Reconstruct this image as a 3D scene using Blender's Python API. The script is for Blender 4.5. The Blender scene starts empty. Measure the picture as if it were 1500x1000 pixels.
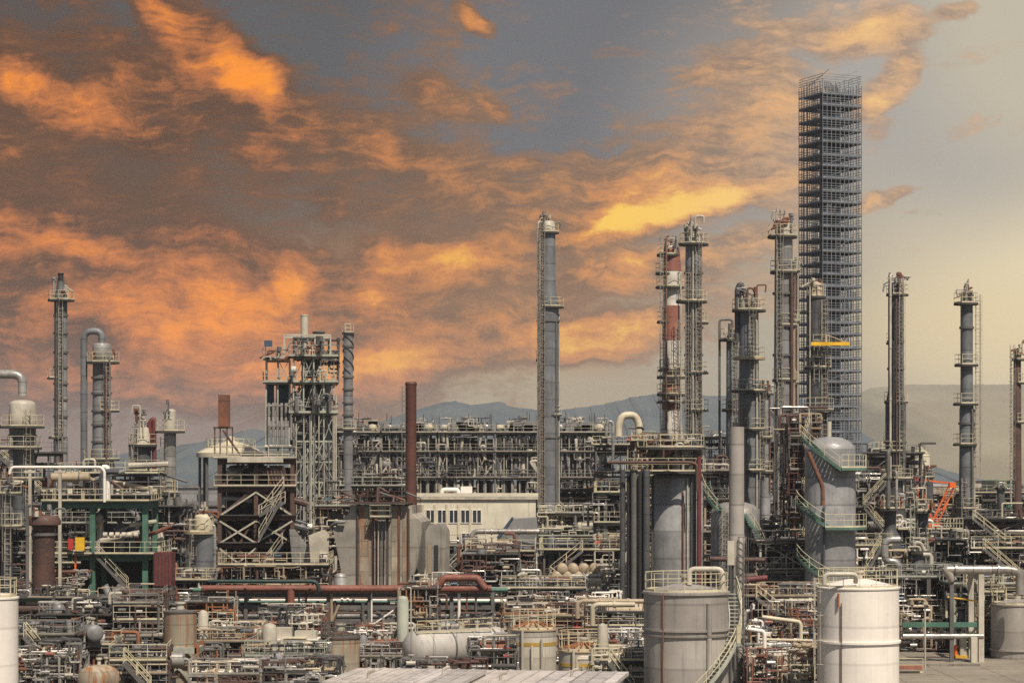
import bpy, math, random
from mathutils import Vector, Matrix
R = random.Random
PI = math.pi
rad = math.radians
sc = bpy.context.scene
COL = sc.collection
F, H, CX, HY = 3383.0, 15.0, 750.0, 690.0      # focal length in photo pixels, eye height, principal column, horizon row
def S(D): return D / F                          # metres per photo pixel at depth D
def X(px, D): return (px - CX) / F * D
def Z(py, D): return H + (HY - py) / F * D
def P(px, py, D): return Vector((X(px, D), D, Z(py, D)))
def lin(c): return tuple((v / 12.92 if v <= .04045 else ((v + .055) / 1.055) ** 2.4) for v in (x / 255 for x in c))

# ------------------------------------------------------------------ camera, world, sun
cam = bpy.data.objects.new('camera', bpy.data.cameras.new('camera')); COL.objects.link(cam)
cam.location = (0, 0, H); cam.rotation_euler = (PI / 2, 0, 0)
cam.data.sensor_width = 36; cam.data.lens = F / 1500 * 36
cam.data.shift_y = 190 / 1500; cam.data.clip_start = 1; cam.data.clip_end = 40000
sc.camera = cam
vs = sc.view_settings; vs.view_transform = 'Standard'; vs.look = 'None'; vs.exposure = .08; vs.gamma = 1
sc.cycles.use_denoising = False; sc.cycles.use_adaptive_sampling = False
sc.cycles.max_bounces = 5; sc.cycles.diffuse_bounces = 3; sc.cycles.glossy_bounces = 2; sc.cycles.volume_bounces = 0
SUN_EL, SUN_AZ = 55, 156        # azimuth clockwise from the view direction: behind the eye, to the right
sd = Vector((math.sin(rad(SUN_AZ)) * math.cos(rad(SUN_EL)), math.cos(rad(SUN_AZ)) * math.cos(rad(SUN_EL)), math.sin(rad(SUN_EL))))
sl = bpy.data.lights.new('sun', 'SUN'); sl.energy = 5.0; sl.angle = rad(.6); sl.color = (1, .89, .75)
so = bpy.data.objects.new('sun', sl); COL.objects.link(so); so.rotation_euler = sd.to_track_quat('Z', 'Y').to_euler(); so.location = (60, -80, 150)

class NT:
    def __init__(s, nt): s.nt = nt; s.n = nt.nodes; s.l = nt.links
    def new(s, t, **k):
        n = s.n.new(t)
        for a, v in k.items(): setattr(n, a, v)
        return n
    def put(s, sock, v):
        if hasattr(v, 'is_linked'): s.l.new(v, sock)
        elif v is not None:
            try: sock.default_value = v
            except Exception: sock.default_value = tuple(v) + (1,)
    def math(s, op, a, b=None, c=None, clamp=False):
        n = s.new('ShaderNodeMath', operation=op, use_clamp=clamp)
        for i, v in enumerate((a, b, c)):
            if v is not None: s.put(n.inputs[i], v)
        return n.outputs[0]
    def vmath(s, op, a, b=None, scale=None):
        n = s.new('ShaderNodeVectorMath', operation=op)
        s.put(n.inputs[0], a)
        if b is not None: s.put(n.inputs[1], b)
        if scale is not None: s.put(n.inputs[3], scale)
        return n.outputs[0]
    def mix(s, f, a, b, bt='MIX'):
        n = s.new('ShaderNodeMix', data_type='RGBA', blend_type=bt)
        s.put(n.inputs[0], f); s.put(n.inputs[6], a); s.put(n.inputs[7], b)
        return n.outputs[2]
    def rng(s, v, a, b, c=0., d=1., smooth=True):
        n = s.new('ShaderNodeMapRange', interpolation_type='SMOOTHSTEP' if smooth else 'LINEAR')
        for i, q in enumerate((v, a, b, c, d)): s.put(n.inputs[i], q)
        return n.outputs[0]
    def noise(s, vec, scale, detail=3, rough=.55, dist=0., col=False):
        n = s.new('ShaderNodeTexNoise')
        s.put(n.inputs['Vector'], vec); n.inputs['Scale'].default_value = scale; n.inputs['Detail'].default_value = detail
        n.inputs['Roughness'].default_value = rough; n.inputs['Distortion'].default_value = dist
        return n.outputs['Color' if col else 'Fac']
    def mapping(s, vec, loc=(0, 0, 0), rot=(0, 0, 0), scale=(1, 1, 1), t='POINT'):
        n = s.new('ShaderNodeMapping', vector_type=t)
        s.put(n.inputs[0], vec); n.inputs[1].default_value = loc; n.inputs[2].default_value = rot; n.inputs[3].default_value = scale
        return n.outputs[0]

world = bpy.data.worlds.new('World'); sc.world = world; world.use_nodes = True
world.cycles.sampling_method = 'MANUAL'; world.cycles.sample_map_resolution = 512
w = NT(world.node_tree); w.n.clear()
tc = w.new('ShaderNodeTexCoord')
sep = w.new('ShaderNodeSeparateXYZ'); w.l.new(tc.outputs['Generated'], sep.inputs[0])
dx, dy, dz = sep.outputs
yy = w.math('MAXIMUM', dy, .08)
# horizontal and vertical tangent of each sky direction about due north, in units of 1/33.83
pu = w.math('MULTIPLY_ADD', w.math('DIVIDE', dx, yy), F / 100, 7.5)
pv = w.math('MULTIPLY_ADD', w.math('DIVIDE', dz, yy), -F / 100, 6.9)
cmb = w.new('ShaderNodeCombineXYZ'); w.l.new(pu, cmb.inputs[0]); w.l.new(pv, cmb.inputs[1])
p0 = cmb.outputs[0]
wn = w.noise(p0, .6, 3, .55, col=True)
wn2 = w.noise(p0, 2.6, 4, .6, col=True)
pw = w.vmath('ADD', p0, w.vmath('SCALE', w.vmath('SUBTRACT', wn, (.5, .5, .5)), scale=.7))
pw = w.vmath('ADD', pw, w.vmath('SCALE', w.vmath('SUBTRACT', wn2, (.5, .5, .5)), scale=.16))
f1 = w.noise(pw, 1.25, 10, .62)
def streaks(ang, sc_, st=.34): return w.noise(w.mapping(pw, rot=(0, 0, rad(-ang)), scale=(st, 1.25, 1)), sc_, 10, .64)
def sph(vec, cx, cy, rx, ry, rot=0):
    q = w.mapping(vec, loc=(cx / 100, cy / 100, 0), rot=(0, 0, rad(rot)), scale=(rx / 100, ry / 100, 1), t='TEXTURE')
    g = w.new('ShaderNodeTexGradient', gradient_type='SPHERICAL'); w.l.new(q, g.inputs[0]); return g.outputs['Fac']
sky = lin((122, 110, 100)) + (1,)
def tone(cx, cy, rx, ry, rot, colr, a=.9, hi=.6):
    """a broad soft patch of clear-sky colour"""
    global sky
    sky = w.mix(w.rng(sph(p0, cx, cy, rx, ry, rot), 0, hi, 0, a), sky, lin(colr) + (1,))
lum = None
def lit(cx, cy, rx, ry, rot, a, hi=.7):
    """how much sunlit cloud there is about one direction (negative: clear)"""
    global lum
    v = w.rng(sph(pw, cx, cy, rx, ry, rot), 0, hi, 0, a)
    lum = v if lum is None else w.math('ADD', lum, v)
# clear-sky tones
tone(150, -40, 900, 480, 0, (78, 77, 80), .95)
tone(620, 40, 640, 340, 0, (92, 92, 94), .95)
tone(860, 150, 420, 330, 0, (112, 113, 117), .9)
tone(110, 330, 760, 320, 10, (98, 71, 53), .97)
tone(100, 130, 420, 150, 15, (92, 76, 66), .7)
tone(560, 310, 340, 170, 15, (112, 100, 90), .8)
tone(1240, 250, 420, 420, 0, (158, 151, 144), .85)
tone(1640, 470, 620, 640, 0, (236, 220, 184), .95, .85)
tone(1420, 110, 360, 300, 0, (170, 166, 160), .85)
tone(1580, 30, 330, 300, 0, (198, 188, 166), .8)
tone(600, 500, 620, 200, 0, (186, 140, 98), .85)
tone(1080, 490, 260, 190, 0, (180, 170, 148), .9)
tone(40, 670, 460, 120, 0, (140, 118, 106), .95)
tone(330, 650, 330, 80, 0, (146, 126, 114), .85)
tone(820, 590, 330, 75, 0, (180, 164, 134), .95)
tone(1430, 490, 330, 130, 0, (238, 214, 166), .5, .8)
# coverage
L = lit
L(120, 330, 820, 360, 12, .42, .5); L(700, 440, 560, 270, -4, .40, .5); L(1060, 240, 300, 190, -24, .24, .5); L(640, 190, 260, 120, 16, .24, .6); L(330, 160, 330, 90, 25, .22, .6)
L(840, 90, 330, 150, -30, -.36, .6); L(1180, 60, 260, 60, -10, .16); L(760, 120, 260, 120, 10, .12); L(1380, 200, 200, 26, -14, .42); L(1420, 80, 150, 22, -10, .4); L(1130, 170, 120, 40, -30, .14); L(1430, 260, 290, 420, 0, -.5, .4); L(1430, 560, 420, 200, 0, -.5, .3)
L(30, 690, 520, 110, -2, -.42, .5); L(260, 565, 330, 50, 2, .26); L(60, 590, 200, 40, 0, .15); L(960, 160, 90, 60, 0, -.15); L(800, 590, 330, 70, 0, -.55, .4); L(980, 575, 240, 80, -8, -.5, .4); L(520, 80, 140, 110, 0, -.2)
L(300, 280, 520, 70, 22, -.22); L(540, 350, 110, 60, 30, -.25); L(110, 270, 300, 44, 10, -.15); L(420, 60, 120, 60, 30, -.2); L(440, 350, 200, 40, 14, -.15)
# sunlit
L(310, 75, 175, 58, 36, .62, .5); L(345, 98, 90, 36, 38, .36); L(220, 0, 90, 36, 42, .4); L(395, 120, 40, 40, 60, .25)
L(10, 108, 80, 46, 10, .58); L(120, 165, 170, 66, 22, .46); L(110, 150, 90, 36, 20, .26); L(215, 205, 90, 40, 8, .26)
L(45, 345, 170, 50, 4, .42); L(110, 365, 90, 30, 15, .2); L(420, 415, 48, 34, 42, .55)
L(260, 455, 300, 100, 16, .46); L(265, 465, 150, 70, 10, .26); L(330, 420, 130, 40, 16, .16); L(80, 560, 200, 40, 6, .16); L(450, 545, 190, 40, -8, .28); L(480, 300, 50, 26, 30, .24)
L(650, 140, 110, 34, 18, .32); L(722, 145, 46, 22, 55, .36); L(590, 215, 120, 28, 12, .26); L(690, 20, 50, 24, 48, .62); L(920, 78, 62, 16, 4, .5); L(760, 245, 40, 12, 0, .3)
L(1085, 80, 120, 50, 20, .34); L(1060, 225, 240, 90, -22, .26); L(1000, 262, 180, 44, -18, .22); L(930, 255, 120, 30, -14, .18)
L(1000, 310, 260, 40, -15, .48, .7); L(965, 318, 160, 22, -15, .55, .8); L(1110, 272, 120, 30, -20, .35); L(890, 335, 150, 40, -8, .3)
L(1010, 348, 170, 22, -15, -.42); L(900, 448, 120, 14, -9, -.35)
L(625, 392, 130, 52, 14, .42); L(705, 376, 100, 32, -12, .36); L(560, 372, 50, 30, 50, .3); L(560, 440, 90, 40, 10, .22); L(740, 480, 200, 44, -4, .26); L(900, 405, 150, 40, -10, .36); L(900, 475, 170, 50, -8, .5); L(860, 512, 130, 30, -4, .36); L(1070, 385, 130, 34, -24, .26)
L(570, 545, 200, 50, -8, .46); L(600, 590, 110, 36, -14, .3); L(1130, 330, 120, 40, -24, .15)
L(1300, 50, 130, 56, -8, .95); L(1290, 50, 60, 30, 14, .25); L(1412, 10, 56, 24, -10, .9); L(1180, 45, 110, 28, 8, .4)
L(1300, 128, 96, 44, -40, 1.0); L(1262, 165, 60, 28, -25, .6); L(1285, 195, 50, 26, -20, .75); L(1300, 290, 84, 17, -20, 1.1); L(1360, 312, 70, 8, 8, .6)
L(150, 520, 280, 60, 4, .22); L(30, 470, 170, 60, 0, .2); L(700, 25, 44, 22, 48, .3); L(680, 150, 120, 40, 20, .15); L(1110, 120, 170, 60, 10, .16); L(1300, 60, 120, 46, -8, .2); L(1300, 125, 90, 40, -40, .2); L(1300, 288, 90, 20, -20, .25); L(1412, 10, 56, 24, -10, .2); L(430, 250, 420, 60, 20, -.2); L(600, 300, 240, 60, 24, -.16); L(345, 95, 110, 46, 38, .25); L(500, 470, 120, 70, 30, -.18); L(170, 290, 400, 40, 10, -.12); L(720, 440, 200, 26, -6, -.2); L(400, 500, 200, 30, -2, -.1); L(330, 215, 380, 70, 22, .06); L(640, 200, 200, 90, 16, .08); L(300, 250, 420, 60, 18, -.1); L(420, 330, 260, 50, 10, -.12)
east = w.rng(pu, 4.2, 9.2)
fine = w.mix(east, w.mix(.45, streaks(22, 1.5), f1), w.mix(.4, streaks(-17, 1.7), f1))
fs2 = w.mix(east, streaks(20, 5.5, .24), streaks(-20, 6., .24))
fsep = w.math('MULTIPLY', w.math('SUBTRACT', fine, .5), 3.1)
fsep = w.math('ADD', fsep, w.math('MULTIPLY', w.math('SUBTRACT', fs2, .5), 1.15))
fs3 = w.noise(pw, 9., 8, .68)
fsep = w.math('ADD', fsep, w.math('MULTIPLY', w.math('SUBTRACT', fs3, .5), .45))
v = w.math('ADD', w.math('ADD', lum, fsep), -.30)
def tri(a, b, c): return w.mix(w.rng(pu, 8.2, 12.6), w.mix(w.rng(pu, 3.2, 8.8), lin(a) + (1,), lin(b) + (1,)), lin(c) + (1,))
dk = tri((108, 76, 55), (146, 114, 88), (186, 160, 136)); md = tri((198, 124, 78), (222, 152, 96), (224, 180, 134)); hi_ = tri((255, 158, 80), (255, 208, 104), (246, 204, 142))
tex = w.mix(.5, fine, fs2)
cov = w.rng(v, -.5, .15, 0, .9)
sky = w.mix(cov, sky, w.mix(1., dk, w.mix(w.rng(tex, .34, .66), (.66, .66, .70, 1), (1.32, 1.24, 1.16, 1)), 'MULTIPLY'))
sky = w.mix(w.rng(v, .10, .92), sky, md)
sky = w.mix(w.rng(v, .66, 1.35), sky, hi_)
hsn = w.new('ShaderNodeHueSaturation'); hsn.inputs['Saturation'].default_value = 1.06; hsn.inputs['Value'].default_value = .98; w.l.new(sky, hsn.inputs['Color']); sky = hsn.outputs[0]
sk = w.new('ShaderNodeTexSky', sky_type='NISHITA', sun_disc=False, sun_elevation=rad(SUN_EL), sun_rotation=rad(SUN_AZ), air_density=1.2, dust_density=2.)
bg1 = w.new('ShaderNodeBackground'); w.l.new(sk.outputs[0], bg1.inputs[0]); bg1.inputs[1].default_value = .05
bg2 = w.new('ShaderNodeBackground'); w.put(bg2.inputs[0], sky); bg2.inputs[1].default_value = 1.0
front = w.math('MULTIPLY', w.rng(dy, .35, .7), w.rng(dz, .62, .34))
ms = w.new('ShaderNodeMixShader'); w.l.new(front, ms.inputs[0]); w.l.new(bg1.outputs[0], ms.inputs[1]); w.l.new(bg2.outputs[0], ms.inputs[2])
wo = w.new('ShaderNodeOutputWorld'); w.l.new(ms.outputs[0], wo.inputs['Surface'])

# ------------------------------------------------------------------ materials
MATS = {}
def paint(key, base, rust=.25, rough=.55, metal=0., band=0., streak=.5, rustc=(.16, .065, .028), var=.25, seam=.45, ax=2, runs=.45, plates=0):
    """Weathered surface: uneven tone, vertical run-off streaks, rust specks, optional sheet seams every BAND metres along axis AX."""
    m = bpy.data.materials.new(key); m.use_nodes = True
    t = NT(m.node_tree); b = t.n['Principled BSDF']
    tcn = t.new('ShaderNodeTexCoord'); oi = t.new('ShaderNodeObjectInfo')
    o = t.vmath('ADD', tcn.outputs['Object'], t.vmath('SCALE', (7.3, 3.1, 5.7), scale=t.math('MULTIPLY', oi.outputs['Random'], 20.)))
    n1 = t.noise(o, .5, 5, .6)
    n2 = t.noise(t.mapping(o, scale=(2.6, 2.6, .16)), 1.0, 4, .6)
    n3 = t.noise(o, 3.2, 5, .65)
    c = t.mix(t.rng(n1, .3, .7), tuple(v * (1 - var) for v in base) + (1,), tuple(min(1, v * (1 + var * .7)) for v in base) + (1,))
    dirt = tuple(v * .42 + .012 for v in base)
    c = t.mix(t.math('MULTIPLY', t.rng(n2, .5, .72), streak), c, dirt + (1,))
    if rust > 0:
        rm = t.math('MULTIPLY', t.rng(t.math('MULTIPLY_ADD', n2, runs, t.math('MULTIPLY', n3, 1 - runs)), .66 - rust * .32, .72 - rust * .12), min(1, rust * 2.2))
        c = t.mix(rm, c, t.mix(n3, rustc + (1,), (rustc[0] * 2, rustc[1] * 2.1, rustc[2] * 2.1, 1)))
    if band:
        sp = t.new('ShaderNodeSeparateXYZ'); t.l.new(tcn.outputs['Object'], sp.inputs[0])
        fr = t.math('FRACT', t.math('DIVIDE', sp.outputs[ax], band))
        wh = t.new('ShaderNodeTexWhiteNoise', noise_dimensions='1D'); t.l.new(t.math('FLOOR', t.math('DIVIDE', sp.outputs[ax], band)), wh.inputs['W'])
        c = t.mix(t.math('MULTIPLY', wh.outputs[0], .34 if seam >= .3 else .07), c, (.03, .03, .032, 1))
        wh2 = t.new('ShaderNodeTexWhiteNoise', noise_dimensions='1D'); t.l.new(t.math('ADD', t.math('FLOOR', t.math('DIVIDE', sp.outputs[ax], band * 2.7)), 31.7), wh2.inputs['W'])
        c = t.mix(t.math('MULTIPLY', t.math('GREATER_THAN', wh2.outputs[0], .72), .25 * (var > .15)), c, (.42, .36, .28, 1))
        c = t.mix(t.math('MULTIPLY', t.math('LESS_THAN', fr, .07), seam), c, (.03, .025, .02, 1))
    if plates:                                                # welded plates, staggered from course to course
        an = t.math('MULTIPLY', t.math('ARCTAN2', sp.outputs[1], sp.outputs[0]), plates / 6.2832)
        fa = t.math('FRACT', t.math('MULTIPLY_ADD', t.math('FLOOR', t.math('DIVIDE', sp.outputs[2], band)), .37, an))
        wp = t.new('ShaderNodeTexWhiteNoise', noise_dimensions='2D'); cv = t.new('ShaderNodeCombineXYZ'); t.l.new(t.math('FLOOR', t.math('MULTIPLY_ADD', t.math('FLOOR', t.math('DIVIDE', sp.outputs[2], band)), .37, an)), cv.inputs[0]); t.l.new(t.math('FLOOR', t.math('DIVIDE', sp.outputs[2], band)), cv.inputs[1]); t.l.new(cv.outputs[0], wp.inputs['Vector'])
        c = t.mix(t.math('MULTIPLY', wp.outputs[0], .10 if seam >= .25 else .03), c, (.12, .11, .10, 1))
        c = t.mix(t.math('MULTIPLY', t.math('LESS_THAN', fa, .012), seam), c, (.04, .035, .03, 1))
    t.l.new(c, b.inputs['Base Color'])
    b.inputs['Metallic'].default_value = metal
    t.l.new(t.rng(n3, .3, .7, max(.2, rough - .12), min(1, rough + .15)), b.inputs['Roughness'])
    bp = t.new('ShaderNodeBump'); bp.inputs['Strength'].default_value = .12; bp.inputs['Distance'].default_value = .05
    t.l.new(n3, bp.inputs['Height']); t.l.new(bp.outputs[0], b.inputs['Normal'])
    MATS[key] = m
    return m
paint('grey', (.235, .232, .23), .10, .5, 0, 1.9, .45)
paint('bluegrey', (.18, .19, .20), .10, .5, 0, 2.2, .45)
paint('vessel', (.36, .36, .36), .05, .42, .15, 2.4, .4, seam=.34, plates=6)
paint('scaffold', (.21, .23, .26), .12, .55, .2, 0, .3)
paint('plank', (.10, .105, .115), .1, .7, 0, 0, .4)
paint('chimney', (.13, .042, .026), .35, .7, 0, 2.2, .6, seam=.35)
paint('mutedgreen', (.095, .17, .13), .14, .5, 0, 0, .4)
paint('ochre', (.48, .31, .07), .1, .5, 0, 0, .4)
paint('drumwhite', (.52, .49, .44), .06, .4, .1, 1.6, .4, var=.1, seam=.3, ax=0)
paint('stackwhite', (.70, .65, .58), .16, .55, 0, 2.2, .45, seam=.25, runs=.8)
paint('fadedred', (.30, .115, .08), .12, .6, 0, 2.2, .5, seam=.25)
paint('darkgreen', (.015, .04, .032), .1, .5, 0, 0, .4)
paint('darkgrey', (.085, .088, .092), .16, .55, 0, 1.6, .5)
paint('silver', (.42, .40, .37), .14, .36, .35, 1.1, .5, seam=.55)
paint('silverx', (.46, .425, .38), .10, .34, .4, 1.5, .3, seam=.5, ax=0)
paint('pale', (.46, .42, .34), .12, .5, 0, 0, .35)
paint('buff', (.38, .30, .20), .22, .55, 0, 0, .4)
paint('white', (.84, .78, .70), .02, .45, 0, 2.4, .13, var=.05, seam=.16, plates=9)
paint('tankgrey', (.42, .385, .345), .06, .5, 0, 2.1, .5, var=.12, seam=.3, plates=9)
paint('tankbuff', (.54, .50, .42), .14, .55, 0, 1.5, .55, var=.15, seam=.3, plates=7)
paint('cream', (.54, .48, .35), .12, .55, 0, 0, .3)
paint('rail', (.58, .52, .35), .10, .6, 0, 0, .2)
paint('ladder', (.30, .27, .22), .2, .6, 0, 0, .3)
paint('steel', (.125, .12, .112), .22, .6, 0, 0, .5)
paint('dark', (.05, .047, .045), .12, .65, 0, 0, .4)
paint('black', (.022, .022, .024), .08, .7, 0, 0, .3)
paint('deck', (.055, .052, .048), .25, .75, 0, 0, .4)
paint('rust', (.20, .075, .04), .5, .75, 0, 2.5, .5, seam=.3)
paint('redpipe', (.20, .072, .048), .3, .6, 0, 0, .45)
paint('brown', (.10, .05, .038), .35, .7, 0, 1.4, .5, seam=.35)
paint('maroon', (.13, .03, .03), .15, .6, 0, 0, .4)
paint('orangerust', (.27, .11, .045), .5, .7, 0, 0, .5)
paint('green', (.07, .165, .12), .10, .5, 0, 0, .4)
paint('palegreen', (.38, .39, .32), .14, .55, 0, 0, .4)
paint('blue', (.05, .09, .14), .08, .5, 0, 0, .4)
paint('yellow', (.72, .42, .02), .05, .5, 0, 0, .25)
paint('red', (.42, .04, .03), .06, .5, 0, 0, .3)
paint('orange', (.80, .14, .015), .03, .5, 0, 0, .2)
paint('concrete', (.36, .33, .275), .3, .85, 0, 2.6, .8, seam=.3, runs=.8)
paint('wallcream', (.62, .57, .45), .02, .8, 0, 0, .35, var=.1)
paint('roofwhite', (.58, .53, .50), .16, .6, 0, 1.0, .6, seam=.3, ax=0)
paint('glassy', (.035, .04, .05), 0, .2, 0, 0, .2)
paint('rustytank', (.36, .31, .23), .60, .6, 0, 1.4, .7, (.24, .085, .022), seam=.3, runs=.86)
paint('blacktank', (.06, .05, .04), .55, .65, 0, 0, .6)

# ------------------------------------------------------------------ things and meshes
ROOT = {}
def thing(name, label, cat, loc, group=None, rot=0.):
    o = bpy.data.objects.new(name, None); COL.objects.link(o); o.empty_display_size = .5; o['kind'] = 'thing'
    o.location = loc; o.rotation_euler = (0, 0, rad(rot))
    o['label'] = label; o['category'] = cat
    if group: o['group'] = group
    ROOT[o.name] = Vector(loc)
    return o
def root_of(o):
    while o.parent: o = o.parent
    return o
class MB:
    """Collects shapes in world coordinates and links them as one mesh under its parent."""
    def __init__(s): s.v = []; s.f = []
    def ring(s, pts): s.v += [tuple(p) for p in pts]; return list(range(len(s.v) - len(pts), len(s.v)))
    def skin(s, rings, caps=True, closed=True):
        n = len(rings[0])
        for a, b in zip(rings, rings[1:]):
            for i in range(n if closed else n - 1): s.f.append((a[i], a[(i + 1) % n], b[(i + 1) % n], b[i]))
        if caps: s.f.append(tuple(reversed(rings[0]))); s.f.append(tuple(rings[-1]))
    def tube(s, a, b, r, n=8, r2=None, caps=True): return s.path([a, b], r, n, 0, caps, r2)
    def path(s, pts, r, n=8, bend=None, caps=True, r2=None):
        pts = [Vector(p) for p in pts]
        if bend is None: bend = r * 2.2
        q = [pts[0]]
        for a, b, c in zip(pts, pts[1:], pts[2:]):
            u, v = (a - b), (c - b); lu, lv = u.length, v.length
            if lu < 1e-4 or lv < 1e-4: continue
            u /= lu; v /= lv; d = min(bend, lu * .48, lv * .48)
            if bend <= 0 or u.dot(v) < -.97: q.append(b); continue
            for k in range(5):
                t = k / 4
                q.append((b + u * d) * (1 - t) ** 2 + b * 2 * t * (1 - t) + (b + v * d) * t * t)
        q.append(pts[-1])
        rings = []; nrm = None
        for i, p in enumerate(q):
            tg = (q[min(i + 1, len(q) - 1)] - q[max(i - 1, 0)])
            if tg.length < 1e-6: tg = Vector((0, 0, 1))
            tg.normalize()
            if nrm is None:
                nrm = tg.orthogonal().normalized()
            else:
                nrm = (nrm - tg * nrm.dot(tg))
                nrm = nrm.normalized() if nrm.length > 1e-5 else tg.orthogonal().normalized()
            bn = tg.cross(nrm)
            rr = r if r2 is None else r + (r2 - r) * i / (len(q) - 1)
            rings.append(s.ring([p + (nrm * math.cos(2 * PI * k / n) + bn * math.sin(2 * PI * k / n)) * rr for k in range(n)]))
        s.skin(rings, caps)
        return s
    def bar(s, a, b, wd, ht=None):
        a = Vector(a); b = Vector(b); t = (b - a)
        if t.length < 1e-5: return s
        t.normalize(); ht = ht or wd
        up = Vector((0, 0, 1)) if abs(t.z) < .95 else Vector((0, 1, 0))
        x = t.cross(up).normalized(); y = x.cross(t).normalized()
        s.skin([s.ring([p + x * (sx * wd / 2) + y * (sy * ht / 2) for sx, sy in ((-1, -1), (1, -1), (1, 1), (-1, 1))]) for p in (a, b)])
        return s
    def box(s, x0, x1, y0, y1, z0, z1):
        s.skin([s.ring([(x0, y0, z), (x1, y0, z), (x1, y1, z), (x0, y1, z)]) for z in (z0, z1)])
        return s
    def lathe(s, prof, c=(0, 0), n=32, caps=True):
        s.skin([s.ring([(c[0] + r * math.cos(2 * PI * k / n), c[1] + r * math.sin(2 * PI * k / n), z) for k in range(n)]) for r, z in prof], caps)
        return s
    def annulus(s, c, r0, r1, z0, z1, n=24, a0=0., a1=2 * PI):
        full = abs(a1 - a0 - 2 * PI) < 1e-3
        m = n if full else n + 1
        an = [a0 + (a1 - a0) * k / n for k in range(m)]
        rg = [s.ring([(c[0] + r * math.cos(a), c[1] + r * math.sin(a), z) for a in an]) for r, z in ((r0, z0), (r1, z0), (r1, z1), (r0, z1))]
        s.skin(rg + [rg[0]], caps=False, closed=full)
        if not full:
            s.f.append(tuple(g[0] for g in rg)); s.f.append(tuple(g[-1] for g in reversed(rg)))
        return s
    def prism(s, poly, y0, y1):
        """outline in (x, z), extruded from y0 to y1"""
        s.skin([s.ring([(x, y, z) for x, z in poly]) for y in (y1, y0)])
        return s
    def hcyl(s, a, b, r, n=20, dish=.35):
        """a horizontal drum with dished ends"""
        a = Vector(a); b = Vector(b); t = (b - a).normalized(); d = r * dish
        st = [(a - t * d, .02), (a - t * d * .8, .55), (a - t * d * .35, .9), (a, 1.), (b, 1.), (b + t * d * .35, .9), (b + t * d * .8, .55), (b + t * d, .02)]
        u = t.orthogonal().normalized(); v = t.cross(u)
        s.skin([s.ring([p + (u * math.cos(2 * PI * k / n) + v * math.sin(2 * PI * k / n)) * r * q for k in range(n)]) for p, q in st])
        return s
    def build(s, name, mat, parent, sharp=38, label=None):
        me = bpy.data.meshes.new(name)
        o0 = ROOT[root_of(parent).name] if parent else Vector((0, 0, 0))
        me.from_pydata([(a[0] - o0.x, a[1] - o0.y, a[2] - o0.z) for a in s.v], [], s.f)
        me.materials.append(MATS[mat]); me.shade_smooth(); me.set_sharp_from_angle(angle=rad(sharp))
        ob = bpy.data.objects.new(name, me); COL.objects.link(ob)
        if parent: ob.parent = parent
        if label: ob['label'] = label
        return ob
RW = .046                                                   # hand-rail tube
def rail_line(mb, pts, z, h=1.1, closed=False, w=RW, step=1.3):
    pts = [Vector((p[0], p[1], z)) for p in pts]
    if closed: pts.append(pts[0])
    for a, b in zip(pts, pts[1:]):
        for k in (1., .55): mb.bar(a + Vector((0, 0, h * k)), b + Vector((0, 0, h * k)), w)
        mb.bar(a + Vector((0, 0, .08)), b + Vector((0, 0, .08)), .03, .14)
        n = max(1, round((b - a).length / step))
        for k in range(n): 
            p = a.lerp(b, k / n); mb.bar(p, p + Vector((0, 0, h)), w * .9)
    if not closed: mb.bar(pts[-1], pts[-1] + Vector((0, 0, h)), w * .9)
def circ(c, r, n, a0=0., a1=2 * PI): return [(c[0] + r * math.cos(a0 + (a1 - a0) * k / n), c[1] + r * math.sin(a0 + (a1 - a0) * k / n)) for k in range(n + (abs(a1 - a0 - 2 * PI) > .01))]
def platform(par, c, z, r0, r1, mat='deck', railm='rail', a0=0., a1=2 * PI, th=.22, h=1.15, name='platform'):
    n = 20
    p = MB().annulus(c, r0, r1, z - th, z, n, a0, a1).build(name, mat, par)
    full = abs(a1 - a0 - 2 * PI) < .01
    m = MB(); rail_line(m, circ(c, r1 - .06, max(6, round(r1 * 4.4 * (a1 - a0) / (2 * PI))), a0, a1), z, h, full, step=9)
    m.build('railing', railm, p)
    return p
def ladder(par, x, y, z0, z1, mat='ladder', cage=True, wd=.5, out=-1):
    m = MB()
    for sx in (-1, 1): m.bar((x + sx * wd / 2, y, z0), (x + sx * wd / 2, y, z1), .07)
    k = z0 + .3
    while k < z1: m.bar((x - wd / 2, y, k), (x + wd / 2, y, k), .045); k += .45
    if cage:
        k = z0 + 2.4
        while k < z1:
            pts = [(x + .42 * math.cos(a), y + out * .75 * math.sin(a), k) for a in (0, .5, 1.05, PI / 2, 2.09, 2.64, PI)]
            for a, b in zip(pts, pts[1:]): m.bar(a, b, .04)
            k += 1.6
        for a in (.5, PI / 2, 2.64): m.bar((x + .42 * math.cos(a), y + out * .75 * math.sin(a), z0 + 2.4), (x + .42 * math.cos(a), y + out * .75 * math.sin(a), z1), .03)
    return m.build('ladder', mat, par)
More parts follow.
